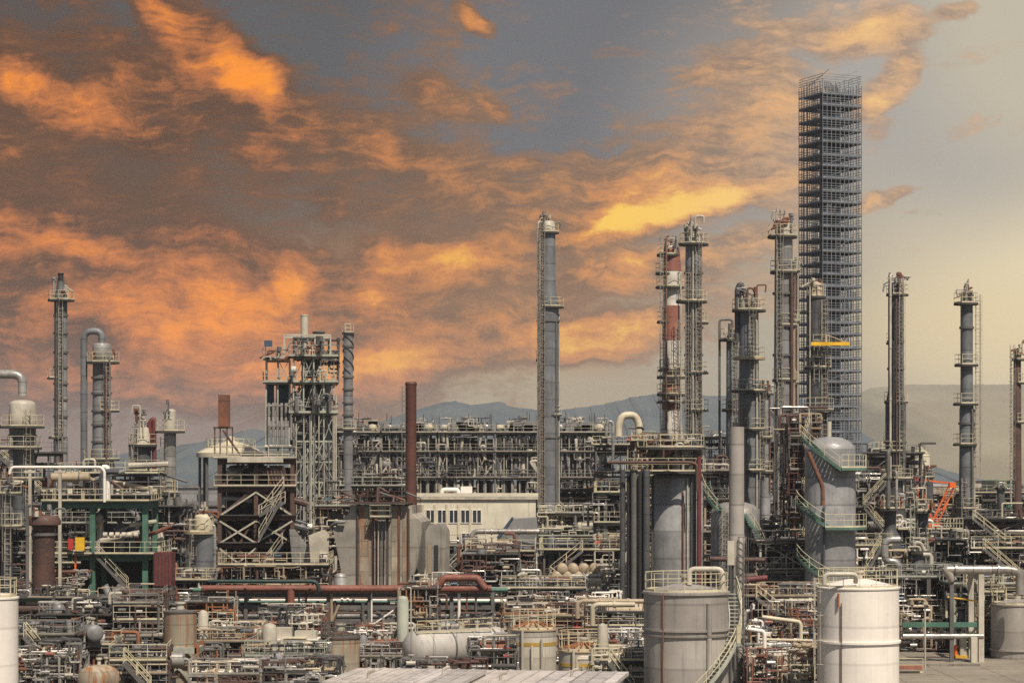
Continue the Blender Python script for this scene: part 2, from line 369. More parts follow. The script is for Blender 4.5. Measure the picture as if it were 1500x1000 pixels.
def stair(par, a, b, wd=.9, mat='rail', smat='steel', name='stair'):
    """flight from a (low) to b (high), both world points on its centre line"""
    a = Vector(a); b = Vector(b); t = b - a; h = Vector((t.x, t.y, 0)).normalized(); sd = Vector((-h.y, h.x, 0)) * (wd / 2)
    m = MB()
    for k in (-1, 1): m.bar(a + sd * k, b + sd * k, .07, .26)
    n = max(3, int(abs(t.z) / .24))
    for i in range(n):
        p = a.lerp(b, (i + .5) / n); m.bar(p - sd, p + sd, .26, .05)
    st = m.build(name, smat, par)
    m = MB(); up = Vector((0, 0, 1.05))
    for k in (-1, 1):
        for q in (1., .55): m.bar(a + sd * k + up * q, b + sd * k + up * q, RW)
        n = max(2, int(t.length / 1.4))
        for i in range(n + 1):
            p = a.lerp(b, i / n) + sd * k; m.bar(p, p + up, RW)
    m.build('railing', mat, st)
    return st
def flange(m, p, ax, r):
    p = Vector(p); d = Vector((0, 0, 0)); d[ax] = .09
    m.tube(p - d, p + d, r * 1.55, 10)
def knots(par, cx, D, y0, y1, wpx, seed, n=7, mats=('silver', 'pale', 'rust', 'steel'), dy=1.2):
    """the small fittings that crowd a vessel head: bent nozzle lines, valves and relief stacks"""
    r = R(seed); s = S(D)
    for i in range(n):
        x = X(cx + r.uniform(-wpx, wpx), D); y = D + r.uniform(-dy, dy * .6); z1 = Z(r.uniform(y0, y0 + (y1 - y0) * .75), D); z0 = Z(y1, D)
        rr = r.choice((.05, .08, .11, .15)); m = MB()
        k = r.random()
        if k < .4: m.path([(x, y, z0), (x, y, z1), (x + r.choice((-1, 1)) * r.uniform(.4, 1.1), y, z1), (x + r.choice((-.9, .9)), y, max(z0, z1 - .8))], rr, 7)
        elif k < .75:
            m.tube((x, y, z0), (x, y, z1), rr, 7); m.tube((x, y, z1 - .28), (x, y, z1), rr * 1.9, 8); m.tube((x - .28, y, z1 - .5), (x + .28, y, z1 - .5), rr * 1.1, 7)
        else: m.path([(x, y, z0), (x, y, z1), (x, y - .8, z1)], rr, 7); m.tube((x, y - .8, z1 - .25), (x, y - .8, z1 + .25), rr * 1.7, 8)
        m.build('nozzle_pipe', r.choice(mats), par)
def tower(label, cx, D, prof, mat='grey', plats=(), lads=(), pipes=(), neck=None, dome=.5, name='distillation_tower', cat='column', group=None, topk=None, rings=(), extra=None, head=None, cage=True):
    """A tall vessel. prof: (row, half width) pairs top to bottom in photo pixels; plats: (row, left, right reach); lads: (offset, top, bottom); pipes: (offset, top, bottom, radius, material)."""
    s = S(D); x0 = X(cx, D); c = (x0, D)
    T = thing(name, label, cat, (x0, D, 0), group)
    pr = [(hw * s, Z(y, D)) for y, hw in prof]
    rb = pr[-1][0]; out = [(rb, 0.)] + [q for q in reversed(pr)]
    rt, zt = out[-1]
    if dome: out += [(rt * .96, zt + rt * dome * .35), (rt * .78, zt + rt * dome * .7), (rt * .45, zt + rt * dome * .93), (rt * .03, zt + rt * dome)]
    if head:                                            # the head plated in another material
        k = Z(head[0], D); lo = [q for q in out if q[1] < k - .01]; hi = [q for q in out if q[1] > k + .01]
        rk = lo[-1][0] if lo else rb
        MB().lathe(lo + [(rk, k)], c).build('shell', mat, T); MB().lathe([(rk, k)] + hi, c).build('head', head[1], T)
    else: MB().lathe(out, c).build('shell', mat, T)
    for y in rings:
        r = next((a for a, z in reversed(out) if z <= Z(y, D)), rb); z = Z(y, D)
        MB().annulus(c, r - .05, r + .14, z - .12, z + .12, 28).build('stiffening_ring', 'steel', T)
    for p in plats:
        y, l, r = p[:3]; z = Z(y, D); rr = (l + r) / 2 * s; ce = (x0 + (r - l) / 2 * s, D)
        P_ = platform(T, ce, z, rr * .25, rr, *(p[3:]))
    def front(dx, gap):
        r = max(a for a, z in pr) ; d = dx * s
        return D - (math.sqrt(max(r * r - d * d, 0)) if abs(d) < r else 0) - gap
    for l in lads:
        dxl, y0, y1 = l[:3]; ladder(T, x0 + dxl * s, front(dxl, .3), Z(y1, D), Z(y0, D), 'ladder' if len(l) < 4 else l[3], cage)
    for dxp, y0, y1, rp, mt in pipes:
        r = rp * s; yf = front(dxp, r + .12); x = x0 + dxp * s; m = MB()
        m.path([(x, yf, max(.2, Z(y1, D))), (x, yf, Z(y0, D)), (x - math.copysign(.3, dxp) if abs(dxp * s) > r else x, yf + (.6 if abs(dxp) * s < rb else 0), Z(y0, D) + .02)], r, 9)
        z = Z(y0, D) - 2.5
        while z > Z(y1, D): m.tube((x, yf, z - .09), (x, yf, z + .09), r * 1.3, 9); z -= 6.3
        m.build('riser_pipe', mt, T)
    if neck:
        pts, rp, mt = neck; m = MB().path([(X(a, D), D, max(0.2, Z(b, D))) for a, b in pts], rp * s, 14, rp * s * 2.6)
        m.build('overhead_pipe', mt, T)
    if topk: knots(T, cx, D, topk[0], topk[1], topk[2], int(cx * 7), topk[3])
    return T
def tank(label, cx, D, ytop, hw, mat, apex=8, rail_h=1.1, name='storage_tank', cat='tank', rings=(), railm='rail', roofm=None, group=None):
    """Flat-bottomed tank, cone roof, rim angle, guard rail round the roof."""
    s = S(D); x0 = X(cx, D); r = hw * s; c = (x0, D); zt = Z(ytop, D)
    T = thing(name, label, cat, (x0, D, 0), group)
    MB().lathe([(r, 0), (r, zt)], c, 56).build('shell', mat, T)
    ro = MB().lathe([(r + .06, zt), (r + .06, zt + .1), (r * .66, zt + apex * s * .52), (r * .3, zt + apex * s * .86), (.12, zt + apex * s)], c, 56)
    ro.build('roof', roofm or mat, T)
    m = MB(); rail_line(m, circ(c, r - .08, max(14, round(r * 5.5))), zt + .12, rail_h, True, step=9); m.build('railing', railm, T)
    for y in rings: MB().annulus(c, r - .03, r + .12, Z(y, D) - .07, Z(y, D) + .07, 56).build('stiffening_ring', mat, T)
    MB().lathe([(.3, zt + apex * s - .1), (.3, zt + apex * s + .35), (.4, zt + apex * s + .36), (.4, zt + apex * s + .48)], c, 14).build('roof_vent', 'pale', T)
    return T
def drum(label, xa, xb, yc, D, rpx, mat='silverx', dyw=0., name='horizontal_vessel', cat='vessel', zb=None, group=None, bands=3, saddle='concrete'):
    """Horizontal drum on two saddles; dyw turns its right end away."""
    s = S(D); r = rpx * s; z = Z(yc, D)
    a = Vector((X(xa, D), D, z)); b = Vector((X(xb, D), D + dyw, z)); zb = 0 if zb is None else zb
    T = thing(name, label, cat, ((a.x + b.x) / 2, (a.y + b.y) / 2, zb), group)
    MB().hcyl(a, b, r, 28).build('shell', mat, T)
    t = (b - a).normalized(); sdv = Vector((-t.y, t.x, 0))
    for k in (.2, .8):
        p = a.lerp(b, k); m = MB()
        q = [p + sdv * (r * .75) + t * .18, p - sdv * (r * .75) + t * .18, p - sdv * (r * .75) - t * .18, p + sdv * (r * .75) - t * .18]
        m.skin([m.ring([(v.x, v.y, zz) for v in q]) for zz in (zb, z - r * .45)]); m.build('saddle', saddle, T)
    for i in range(bands):
        p = a.lerp(b, (i + .5) / bands); MB().tube(p - t * .06, p + t * .06, r + .05, 28).build('strap', 'steel' if i % 2 else mat, T)
    for i, k in enumerate((.3, .55, .75)):
        p = a.lerp(b, k); m = MB(); m.tube(p + Vector((0, 0, r * .9)), p + Vector((0, 0, r + .45)), .13, 10); m.tube(p + Vector((0, 0, r + .38)), p + Vector((0, 0, r + .5)), .22, 10); m.build('nozzle', 'pale', T)
    return T
def network(r, lo, hi, rr, nseg=7, ntee=4, step=(.7, 3.)):
    """one connected run of small-bore pipe: a bent main with welded tees and elbows, kept inside the box lo..hi"""
    m = MB(); main = None
    for j in range(ntee + 1):
        if j == 0: p = Vector([r.uniform(a, b) for a, b in zip(lo, hi)])
        else: k = r.randrange(len(main) - 1); p = main[k].lerp(main[k + 1], r.random())
        pts = [p.copy()]; la = -1
        for _ in range(nseg if j == 0 else r.randint(2, 4)):
            ax = r.choice([a for a in (0, 0, 1, 2, 2) if a != la]); la = ax; p = p.copy(); p[ax] += r.uniform(*step) * r.choice((-1, 1))
            for i in range(3): p[i] = min(max(p[i], lo[i]), hi[i])
            if (p - pts[-1]).length > .3: pts.append(p)
        if len(pts) < 2: continue
        if j == 0: main = pts
        q = rr if j == 0 else rr * r.uniform(.55, .9)
        m.path(pts, q, 7 if rr > .08 else 5)
        if r.random() < .6: k = r.randrange(len(pts) - 1); c_ = pts[k].lerp(pts[k + 1], .5); d = (pts[k + 1] - pts[k]).normalized() * .12; m.tube(c_ - d, c_ + d, q * 1.9, 8)
    return m if main else None
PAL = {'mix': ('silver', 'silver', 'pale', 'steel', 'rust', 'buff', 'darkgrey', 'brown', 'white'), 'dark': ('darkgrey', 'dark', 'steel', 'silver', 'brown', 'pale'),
       'warm': ('rust', 'buff', 'brown', 'silver', 'pale', 'orangerust', 'steel'), 'pale': ('pale', 'silver', 'cream', 'silver', 'buff', 'steel')}
def unit(label, xa, xb, yt, D, dep=7., lev=3, seed=1, pal='mix', frame='steel', nrun=4, nris=8, ndrum=1, rails=True, rot=0., name='pipe_rack', cat='pipe rack', jung=8, stairs=False, brace=True, rmax=.22, bay=4.6, shade=None, toprail=True):
    rmax *= .78; nrun += 2
    """A process structure: steel frame in bays with decks, guard rails, tiers of horizontal pipe, risers and small drums."""
    r = R(seed); x0, x1, zt = X(xa, D), X(xb, D), Z(yt, D)
    T = thing(name, label, cat, ((x0 + x1) / 2, D + dep / 2, 0), None, rot)
    T.rotation_euler.z = rad(rot + r.uniform(-5, 5)); stairs = stairs or (lev > 1 and r.random() < .3); ndrum += 1
    ya, yb = D, D + dep; W_ = x1 - x0
    nb = max(1, round(W_ / bay)); xs = [x0 + W_ * i / nb for i in range(nb + 1)]
    zs = [zt * (i + 1 + (r.uniform(-.22, .22) if i < lev - 1 else 0)) / lev for i in range(lev)]
    m = MB(); fw = .19
    for x in xs:
        for y in (ya, yb): m.bar((x, y, 0), (x, y, zt + .02), fw)
    for z in zs:
        for y in (ya, yb): m.bar((x0, y, z - .16), (x1, y, z - .12), fw * .75, .24)
        for x in xs: m.bar((x, ya, z - .17), (x, yb, z - .125), fw * .75, .22)
    if brace:
        for z0, z1 in zip([0] + zs, zs):
            for i in range(nb):
                if r.random() < .38:
                    y = r.choice((ya, ya, yb))
                    if r.random() < .5: m.bar((xs[i], y, z0), (xs[i + 1], y, z1), .13); m.bar((xs[i + 1], y, z0), (xs[i], y, z1), .12)
                    else: m.bar((xs[i], y, z0), (xs[i + 1], y, z1 - .2), .13)
    m.build('steel_frame', frame, T)
    for i, z in enumerate(zs):
        if not toprail and i == lev - 1: continue
        full = r.random() < .55 or i == lev - 1
        a, b = (x0, x1) if full else ((x0, xs[max(1, nb // 2)]) if r.random() < .5 else (xs[nb // 2], x1))
        d = MB().box(a - .5, b + .5, ya - .6, yb + .4, z + .01, z + .09).build('deck', 'deck', T)
        if rails and r.random() < .6:
            m = MB(); rail_line(m, [(a - .45, yb + .3), (a - .45, ya - .55), (b + .45, ya - .55), (b + .45, yb + .3)], z + .09); m.build('railing', r.choice(('rail', 'rail', 'ladder', 'buff', 'palegreen', 'steel')), d)
    pm = PAL[pal]
    for i, z in enumerate(zs):
        for k in range(nrun):
            rr = r.uniform(.07, rmax); y = ya + dep * (k + r.uniform(.1, .9)) / nrun; zz = z - .5 - rr - r.uniform(0, .9); ea, eb = r.uniform(-1.2, 1.), r.uniform(-1., 1.2)
            pts = [(x0 + ea, y, zz), (x1 + eb, y, zz)]
            if r.random() < .5: pts = [(pts[0][0], y, max(.3, zz - r.uniform(1, 4)))] + pts
            if r.random() < .5: pts.append((pts[-1][0], y, zz + r.uniform(-2.5, 1.5)))
            q = MB().path(pts, rr, 9); 
            for _ in range(2): flange(q, (r.uniform(x0, x1), y, zz), 0, rr)
            q.build('pipe_run', r.choice(pm), T)
    for k in range(2 + (W_ > 6)):                              # trunk lines
        rr = r.uniform(.22, .42); y = ya + r.uniform(0, dep * .5); z = r.choice(zs) - .5 - rr; q = MB().path([(x0 - r.uniform(0, .8), y, max(.4, z)), (x1 - r.uniform(0, W_ * .3), y, max(.4, z)), (x1 - r.uniform(0, W_ * .3) + .1, y, max(.4, z) + r.choice((-1.6, 1.8)))], rr, 12); q.build('trunk_pipe', r.choice(('dark', 'darkgrey', 'brown', 'silver', 'grey', 'steel')), T)
    for k in range(nris):
        rr = r.uniform(.06, rmax * .9); x = r.uniform(x0, x1); y = ya + r.uniform(-.35, dep * .5); z0 = r.choice([.2] + zs[:-1] + [.2]); z1 = min(zt + r.uniform(-.5, 1.8), z0 + r.uniform(2, zt))
        pts = [(x, y, z0), (x, y, z1)]
        if r.random() < .7: pts.append((x + r.choice((-1, 1)) * r.uniform(.6, 2.5), y, z1))
        if len(pts) == 3 and r.random() < .5: pts.append((pts[-1][0], y, z1 - r.uniform(.8, 2)))
        q = MB().path(pts, rr, 8); flange(q, (x, y, z0 + (z1 - z0) * r.uniform(.2, .8)), 2, rr); q.build('riser_pipe', r.choice(pm), T)
    for k in range(int(jung * 2.1)):
        q = network(r, (x0 - .6, ya - .5, .3), (x1 + .6, ya + dep * .7, zt + (.9 if k % 3 == 0 else 0)), r.choice((.035, .04, .05, .06, .08, .1, rmax * .7)), 10, 14, (.4, 2.2))
        if q: q.build('branch_pipe', r.choice(pm + ('steel', 'dark', 'brown')), T)
    for k in range(max(3, int(W_ * zt / 15))):                  # casings added as filler, many black so the gaps read dark
        z = r.choice([0] + zs[:-1]) + .1; x = r.uniform(x0, x1 - .6); y = ya + r.uniform(dep * .3, dep * .9); w_, h_ = r.uniform(.6, 2.2), r.uniform(.8, min(2.6, zt * .8))
        MB().box(x, x + w_, y, y + r.uniform(.5, 1.5), z, z + h_).build('equipment_casing', r.choice(('dark', 'black', 'black', 'darkgrey', 'brown', 'silver')), T)
    for k in range(ndrum):
        z = r.choice([0] + zs[:-1]) if lev > 1 else 0; rr = r.uniform(.45, .85); L = r.uniform(2, 4.5); x = r.uniform(x0, max(x0 + .1, x1 - L)); y = ya + r.uniform(.4, dep * .4)
        if r.random() < .65: MB().hcyl((x, y, z + .3 + rr), (x + L, y, z + .3 + rr), rr, 18).build('exchanger', r.choice(('silver', 'pale', 'buff', 'rust', 'silver')), T)
        else: MB().lathe([(rr * .75, z + .1), (rr * .75, z + L * .8), (rr * .6, z + L * .8 + .25), (.05, z + L * .8 + .4)], (x, y), 18).build('upright_drum', r.choice(('silver', 'pale', 'grey', 'bluegrey')), T)
    for k in range(max(2, nris // 3)):                        # valves with hand wheels
        x = r.uniform(x0, x1); y = ya - .35; z = r.choice([0] + zs) + r.uniform(.6, 1.1); q = MB(); q.tube((x, y, z - .25), (x, y, z + .35), .06, 7); q.tube((x, y, z + .33), (x, y, z + .38), .24, 10); q.tube((x - .3, y, z - .2), (x + .3, y, z - .2), .15, 9); q.build('valve', r.choice(('steel', 'blue', 'steel', 'pale', 'rust', 'silver', 'red', 'dark', 'buff')), T)
    if stairs and lev > 1:
        z0 = 0
        for i, z in enumerate(zs):
            xa_, xb_ = (x0 + .6, x0 + .6 + min(W_ - 1.2, (z - z0) * 1.25)); 
            if i % 2: xa_, xb_ = xb_, xa_
            if z - z0 < 1.7: continue
            stair(T, (xa_, ya - 1.1, z0), (xb_, ya - 1.1, z)); z0 = z
    return T
def manifold(label, xa, xb, yt, D, seed, n=14, dep=4., mats=('silver', 'pale', 'rust', 'steel', 'dark', 'brown', 'buff', 'white')):
    """A knot of small-bore process pipe on its own short posts, with valves."""
    r = R(seed); x0, x1, zt = X(xa, D), X(xb, D), Z(yt, D); T = thing('pipe_manifold', label, 'pipework', ((x0 + x1) / 2, D, 0))
    for k in range(max(2, int((x1 - x0) / 2.2) + 1)): x = x0 + (x1 - x0) * k / max(1, int((x1 - x0) / 2.2)); MB().bar((x, D + .4, 0), (x, D + .4, zt * r.uniform(.6, 1)), .14).build('post', r.choice(('steel', 'pale', 'rust', 'cream')), T)
    for k in range(n):
        q = network(r, (x0 - .3, D - .4, .2), (x1 + .3, D + dep, zt + r.uniform(-.6, .5)), r.choice((.03, .045, .06, .09, .13)), 11, 16, (.3, 1.7))
        if q: q.build('branch_pipe', r.choice(mats), T)
    for k in range(n // 3):
        x = r.uniform(x0, x1); z = r.uniform(.8, zt); q = MB(); q.tube((x, D - .5, z - .25), (x, D - .5, z + .3), .06, 7); q.tube((x, D - .5, z + .28), (x, D - .5, z + .33), .22, 10); q.tube((x - .28, D - .5, z - .2), (x + .28, D - .5, z - .2), .13, 9); q.build('valve', r.choice(('steel', 'blue', 'pale', 'rust', 'silver', 'fadedred')), T)
    for k in range(max(1, n // 6)):
        x = r.uniform(x0, x1); rr = r.uniform(.25, .5); h = r.uniform(.5, .8) * zt; MB().lathe([(rr * .8, .3), (rr, .4), (rr, h), (rr * .7, h + .2), (.05, h + .3)], (x, D + 1.2), 16).build('upright_drum', r.choice(('silver', 'pale', 'grey', 'bluegrey', 'rustytank')), T)
    return T
def pipeline(label, pts, D, rpx, mat, name='pipe', cat='pipe', legs=(), group=None, flg=(), dys=None, legm='steel'):
    """One large pipe on its own supports, given as photo points at depth D (dys: extra depth per point)."""
    s = S(D); r = rpx * s
    q = [Vector((X(a, D + (dys[i] if dys else 0)), D + (dys[i] if dys else 0), Z(b, D + (dys[i] if dys else 0)))) for i, (a, b) in enumerate(pts)]
    T = thing(name, label, cat, (q[0].x, q[0].y, 0), group)
    MB().path(q, r, 16, r * 2.4).build('barrel', mat, T)
    for a in flg:
        b = next(((p0.z + (p1.z - p0.z) * (X(a, D) - p0.x) / (p1.x - p0.x)) for p0, p1 in zip(q, q[1:]) if min(p0.x, p1.x) <= X(a, D) <= max(p0.x, p1.x) and abs(p1.x - p0.x) > .1), None)
        if b is not None: m = MB(); flange(m, (X(a, D), D, b), 0, r * .85); m.build('flange', mat, T)
    for a, b in legs:
        x = X(a, D); m = MB(); m.bar((x, D, 0), (x, D, Z(b, D) - r * .6), .26); m.bar((x - .5, D, Z(b, D) - r - .14), (x + .5, D, Z(b, D) - r - .14), .3, .22); m.build('support', legm, T)
    return T
# ------------------------------------------------------------------ ground, hills, far city
def struct(name, verts, faces, mat):
    me = bpy.data.meshes.new(name); me.from_pydata(verts, [], faces); me.materials.append(mat); me.shade_smooth()
    o = bpy.data.objects.new(name, me); COL.objects.link(o); o['kind'] = 'structure'; return o
def simple(key, build):
    m = bpy.data.materials.new(key); m.use_nodes = True; t = NT(m.node_tree); build(t, t.n['Principled BSDF'], t.new('ShaderNodeTexCoord').outputs['Object']); return m
def _gr(t, b, o):
    n1 = t.noise(o, .035, 5, .6); n2 = t.noise(o, .35, 6, .65); n3 = t.noise(o, 4., 3, .6)
    c = t.mix(t.rng(n1, .35, .65), (.13, .11, .085, 1), (.075, .065, .055, 1)); c = t.mix(t.math('MULTIPLY', t.rng(n2, .5, .7), .6), c, (.045, .04, .033, 1))
    c = t.mix(t.math('MULTIPLY', t.rng(n3, .45, .7), .25), c, (.19, .165, .13, 1)); t.l.new(c, b.inputs['Base Color']); b.inputs['Roughness'].default_value = .9
struct('ground', [(-4100, -300, 0), (4100, -300, 0), (4100, 4300, 0), (-4100, 4300, 0)], [(0, 1, 2, 3)], simple('ground', _gr))
def _yd(t, b, o):
    n1 = t.noise(o, .12, 5, .6); n2 = t.noise(o, .8, 6, .65); n3 = t.noise(o, 5., 3, .6); sp = t.new('ShaderNodeSeparateXYZ'); t.l.new(o, sp.inputs[0])
    c = t.mix(t.rng(n1, .35, .65), (.27, .235, .18, 1), (.19, .165, .13, 1)); c = t.mix(t.math('MULTIPLY', t.rng(n2, .52, .7), .55), c, (.09, .075, .06, 1)); c = t.mix(t.math('MULTIPLY', t.rng(n3, .45, .7), .25), c, (.36, .32, .25, 1))
    for k, d_ in ((0, 4.), (1, 5.)): c = t.mix(t.math('MULTIPLY', t.math('LESS_THAN', t.math('FRACT', t.math('DIVIDE', sp.outputs[k], d_)), .025), .6), c, (.05, .045, .04, 1))
    t.l.new(c, b.inputs['Base Color']); b.inputs['Roughness'].default_value = .9
struct('yard', [(23, 120, .004), (48, 120, .004), (52, 206, .004), (29, 206, .004)], [(0, 1, 2, 3)], simple('yard', _yd))
def _hl(t, b, o):
    n = t.noise(o, .007, 8, .6); c = t.mix(t.rng(n, .35, .65), (.05, .075, .085, 1), (.085, .105, .11, 1)); t.l.new(c, b.inputs['Base Color']); b.inputs['Roughness'].default_value = 1  # dark forest tone with the blue of distance haze put into it
HILL = simple('hazed_hillside', _hl)
RIDGE = simple('far_slope', lambda t, b, o: (t.l.new(t.mix(t.rng(t.noise(o, .003, 3, .5), .3, .7), (.23, .20, .12, 1), (.28, .25, .16, 1)), b.inputs['Base Color']), setattr(b.inputs['Roughness'], 'default_value', 1.)))
def hills(name, pts, D, seed, back=900, jit=.45, steps=((-800, 0), (-520, .25), (-260, .62), (0, 1.), (300, .7)), mat=None):
    r = R(seed); prof = []
    for (a, b), (c, d) in zip(pts, pts[1:]):
        n = max(1, int((c - a) / 5))
        prof += [(a + (c - a) * k / n, b + (d - b) * k / n + r.uniform(-1.1, 1.1) * (b < 660) * max(jit, .4)) for k in range(n)]
    prof.append(pts[-1])
    rows = []
    for j, (dd, k) in enumerate(steps + ((back, 0),)):
        rows.append([(X(a, D) + r.uniform(-9, 9) * jit, D + dd + r.uniform(-60, 60) * jit * (0 < j < 5 and j != 3), max(0, (Z(b, D)) * k * (1 + (r.uniform(-.12, .12) * jit if j != 3 else 0))) - (2 if k == 0 else 0)) for a, b in prof])
    n = len(prof); v = [q for row in rows for q in row]
    struct(name, v, [(j * n + i, j * n + i + 1, (j + 1) * n + i + 1, (j + 1) * n + i) for j in range(5) for i in range(n - 1)], mat or HILL)
hills('mountains', [(430, 668), (500, 640), (545, 622), (590, 606), (620, 597), (650, 589), (668, 587), (690, 593), (715, 590), (732, 588), (750, 596), (785, 600), (830, 599), (862, 595), (890, 591), (925, 582), (960, 577), (1000, 575), (1045, 580), (1085, 579), (1125, 574), (1160, 578), (1195, 590), (1230, 612), (1270, 640), (1300, 668)], 3000, 4)
hills('hills', [(150, 668), (250, 655), (300, 645), (340, 634), (372, 628), (400, 636), (440, 645), (480, 650), (560, 668)], 2700, 5)
hills('far_ridge', [(1190, 668), (1222, 620), (1248, 582), (1275, 568), (1330, 563), (1400, 563), (1460, 563), (1540, 562), (1640, 566), (1750, 575)], 3900, 6, 400, 0., (( -1500, 0), (-1000, .3), (-500, .65), (0, 1.), (200, .7)), RIDGE)

# ------------------------------------------------------------------ the tall columns
g = 'tall process columns'
tower('slim banded chimney column on the far left with a narrow dark tip', 89, 300, [(412, 5), (428, 7.5), (432, 9.5), (640, 9.5), (642, 10.5)], 'grey', [(439, 19, 20), (553, 20, 2), (640, 18, 10)], [(2, 432, 660)], [(5, 450, 690, 1.2, 'steel'), (-5, 470, 690, 1, 'darkgrey')], dome=0,
      rings=(462, 488, 516, 538, 562, 585, 610), topk=(405, 438, 9, 6), head=(462, 'darkgrey'), group=g)
MB().lathe([(.35, Z(414, 300)), (.35, Z(402, 300)), (.42, Z(402, 300) + .01), (.42, Z(400, 300))], (X(89, 300), 300), 14).build('vent_tip', 'black', bpy.data.objects['distillation_tower'])
tower('stout grey column whose thick pipe arches over its top into a downpipe, at the left', 149, 278, [(506, 13.5), (527, 13.8), (530, 13), (650, 13.5), (690, 20)], 'grey', [(530, 22, 26), (601, 8, 26), (672, 26, 26)], [(12, 512, 690)], [(10, 540, 700, 1.6, 'rust')],
      neck=([(149, 505), (149, 485), (123, 485), (123, 800)], 5, 'bluegrey'), rings=(553, 576, 602, 622, 647), dome=.3, head=(529, 'silver'), topk=(508, 528, 22, 4), group=g)
tower('fat pale capped vessel with a bent overhead pipe at the left edge', 33, 240, [(592, 19), (618, 20), (624, 19.5), (652, 19), (655, 17)], 'bluegrey', [(624, 34, 32), (655, 40, 28), (700, 30, 30)], [(12, 600, 760)], [(-12, 640, 800, 3, 'silver')],
      neck=([(33, 580), (33, 548), (-20, 548)], 6.5, 'silver'), dome=.35, head=(622, 'pale'), topk=(640, 665, 30, 5), rings=(638,), group=g)
tower('short pale-topped column with two hooked rust pipes, left of the slim silver column', 208, 250, [(628, 11), (650, 13), (652, 13), (690, 13)], 'darkgrey', [(651, 20, 22), (689, 28, 32)], [(-8, 620, 760)], [(-17, 636, 800, 2, 'pale')],
      neck=([(219, 660), (219, 618), (226, 612), (226, 690)], 3.4, 'maroon'), dome=.3, head=(650, 'pale'), topk=(594, 640, 13, 9, ('pale', 'brown', 'silver')), group=g)
tower('slim silver column with a wide dark collar platform, between left unit and steel tower', 249, 240, [(602, 8.5), (628, 9), (630, 9), (800, 9.5)], 'silver', [(631, 22, 22), (720, 14, 12)], [(-9, 640, 850)], [(8, 700, 850, 1.3, 'buff')], dome=.4, topk=(588, 606, 4, 3, ('steel', 'pale')), head=(629, 'pale'), group=g)
tower('tall stepped grey column standing alone at the centre, piping up its left side', 803, 300, [(325, 9.5), (339, 10.5), (342, 10.5), (425, 11), (446, 15.5), (450, 15.5)], 'bluegrey', [(340, 15, 16), (394, 16, 2), (449, 16, 23), (527, 18, 2), (607, 10, 20), (690, 17, 6)],
      [(-9, 328, 760)], [(-14.5, 326, 780, 2, 'pale'), (-10, 330, 780, 1.2, 'rust'), (12, 470, 780, 1, 'steel'), (16, 460, 780, .8, 'pale')], dome=.15, rings=(470, 640), topk=(312, 336, 11, 10), head=(340, 'pale'), group=g)
# red and white column
T = tower('red and white striped stack column beside the tall grey column', 984, 272, [(362, 11), (375, 12), (393, 13), (450, 13), (600, 14), (634, 16), (655, 18)], 'stackwhite', [(373, 22, 12), (400, 24, 4), (420, 24, 18), (471, 22, 5), (541, 20, 20), (552, 22, 22), (577, 22, 22), (588, 22, 20), (650, 28, 28)],
      [(-14, 345, 660), (8, 470, 660)], [(-9, 348, 660, 1.3, 'rust'), (12, 400, 660, 1.2, 'pale')], dome=.2, topk=(346, 372, 13, 10, ('rust', 'red', 'pale')), group=g, name='striped_tower')
for y0, y1, h0, h1, mt in ((363, 397, 11.2, 13.2, 'redpipe'), (448, 498, 13.15, 13.45, 'brown'), (560, 600, 13.9, 14.2, 'redpipe')):
    MB().lathe([(h1 * S(272) + .04, Z(y1, 272)), (h0 * S(272) + .04, Z(y0, 272))], (X(984, 272), 272), 32, caps=False).build('painted_stripe', 'fadedred', T)
tower('tall blue-grey column with wide top collar, right of the striped column', 1016, 262, [(336, 8), (356, 11), (358, 12), (650, 12.5)], 'grey', [(357, 22, 22), (441, 26, 20), (472, 5, 22), (545, 14, 22), (600, 14, 22)], [(6, 340, 690), (-9, 400, 660)], [(-2, 360, 690, 1, 'pale'), (9, 440, 700, 2, 'brown')],
      dome=.6, topk=(316, 355, 13, 12), head=(357, 'pale'), rings=(400, 480, 520), group=g)
tower('low blue-grey column with a looped pipe down its left side, behind the pole', 1073, 258, [(492, 8), (495, 9), (640, 9.5)], 'bluegrey', [(497, 20, 11), (600, 16, 12)], [(2, 480, 700)], [], neck=([(1073, 488), (1073, 468), (1054, 468), (1054, 700)], 1.8, 'steel'), topk=(476, 495, 8, 6), dome=.4, group=g)
tower('grey column with an elbow pipe on its crown, behind the plain pole', 1097, 250, [(440, 12.5), (452, 14), (456, 14), (552, 14.5), (556, 15.5), (700, 16)], 'bluegrey', [(454, 25, 25), (524, 24, 24, 'buff'), (572, 26, 24), (628, 22, 24), (688, 18, 24)], [(3, 440, 560), (-12, 560, 760)], [(10, 470, 760, 1.2, 'pale'), (-9, 600, 800, 1.6, 'rust')],
      neck=([(1093, 438), (1089, 422), (1084, 415), (1080, 424), (1080, 500)], 4, 'darkgrey'), head=(454, 'pale'), topk=(412, 450, 12, 8), dome=.3, group=g)
tower('tall grey column with deck rings and rust-brown pipes just left of the scaffolding', 1148, 240, [(328, 12), (344, 13), (348, 13), (560, 14.5), (700, 15)], 'grey', [(346, 24, 20), (398, 20, 20), (476, 14, 20), (556, 17, 18), (640, 14, 22), (735, 16, 24)], [(-8, 330, 560), (-6, 560, 800)], [(10, 400, 840, 2.2, 'brown'), (14, 480, 830, 1.2, 'buff'), (-14, 560, 840, 1.1, 'pale')],
      topk=(308, 344, 13, 12), head=(346, 'pale'), dome=.4, rings=(430, 520, 600), group=g)
tower('slim brown-grey column squeezed between the deck-ringed column and the scaffolding', 1163, 246, [(384, 4), (392, 5), (700, 5.5)], 'brown', [(396, 8, 9), (470, 8, 9), (560, 9, 8)], [(-4, 390, 640)], [(5, 400, 700, 1, 'pale')], topk=(374, 396, 5, 5), dome=.4, group=g)
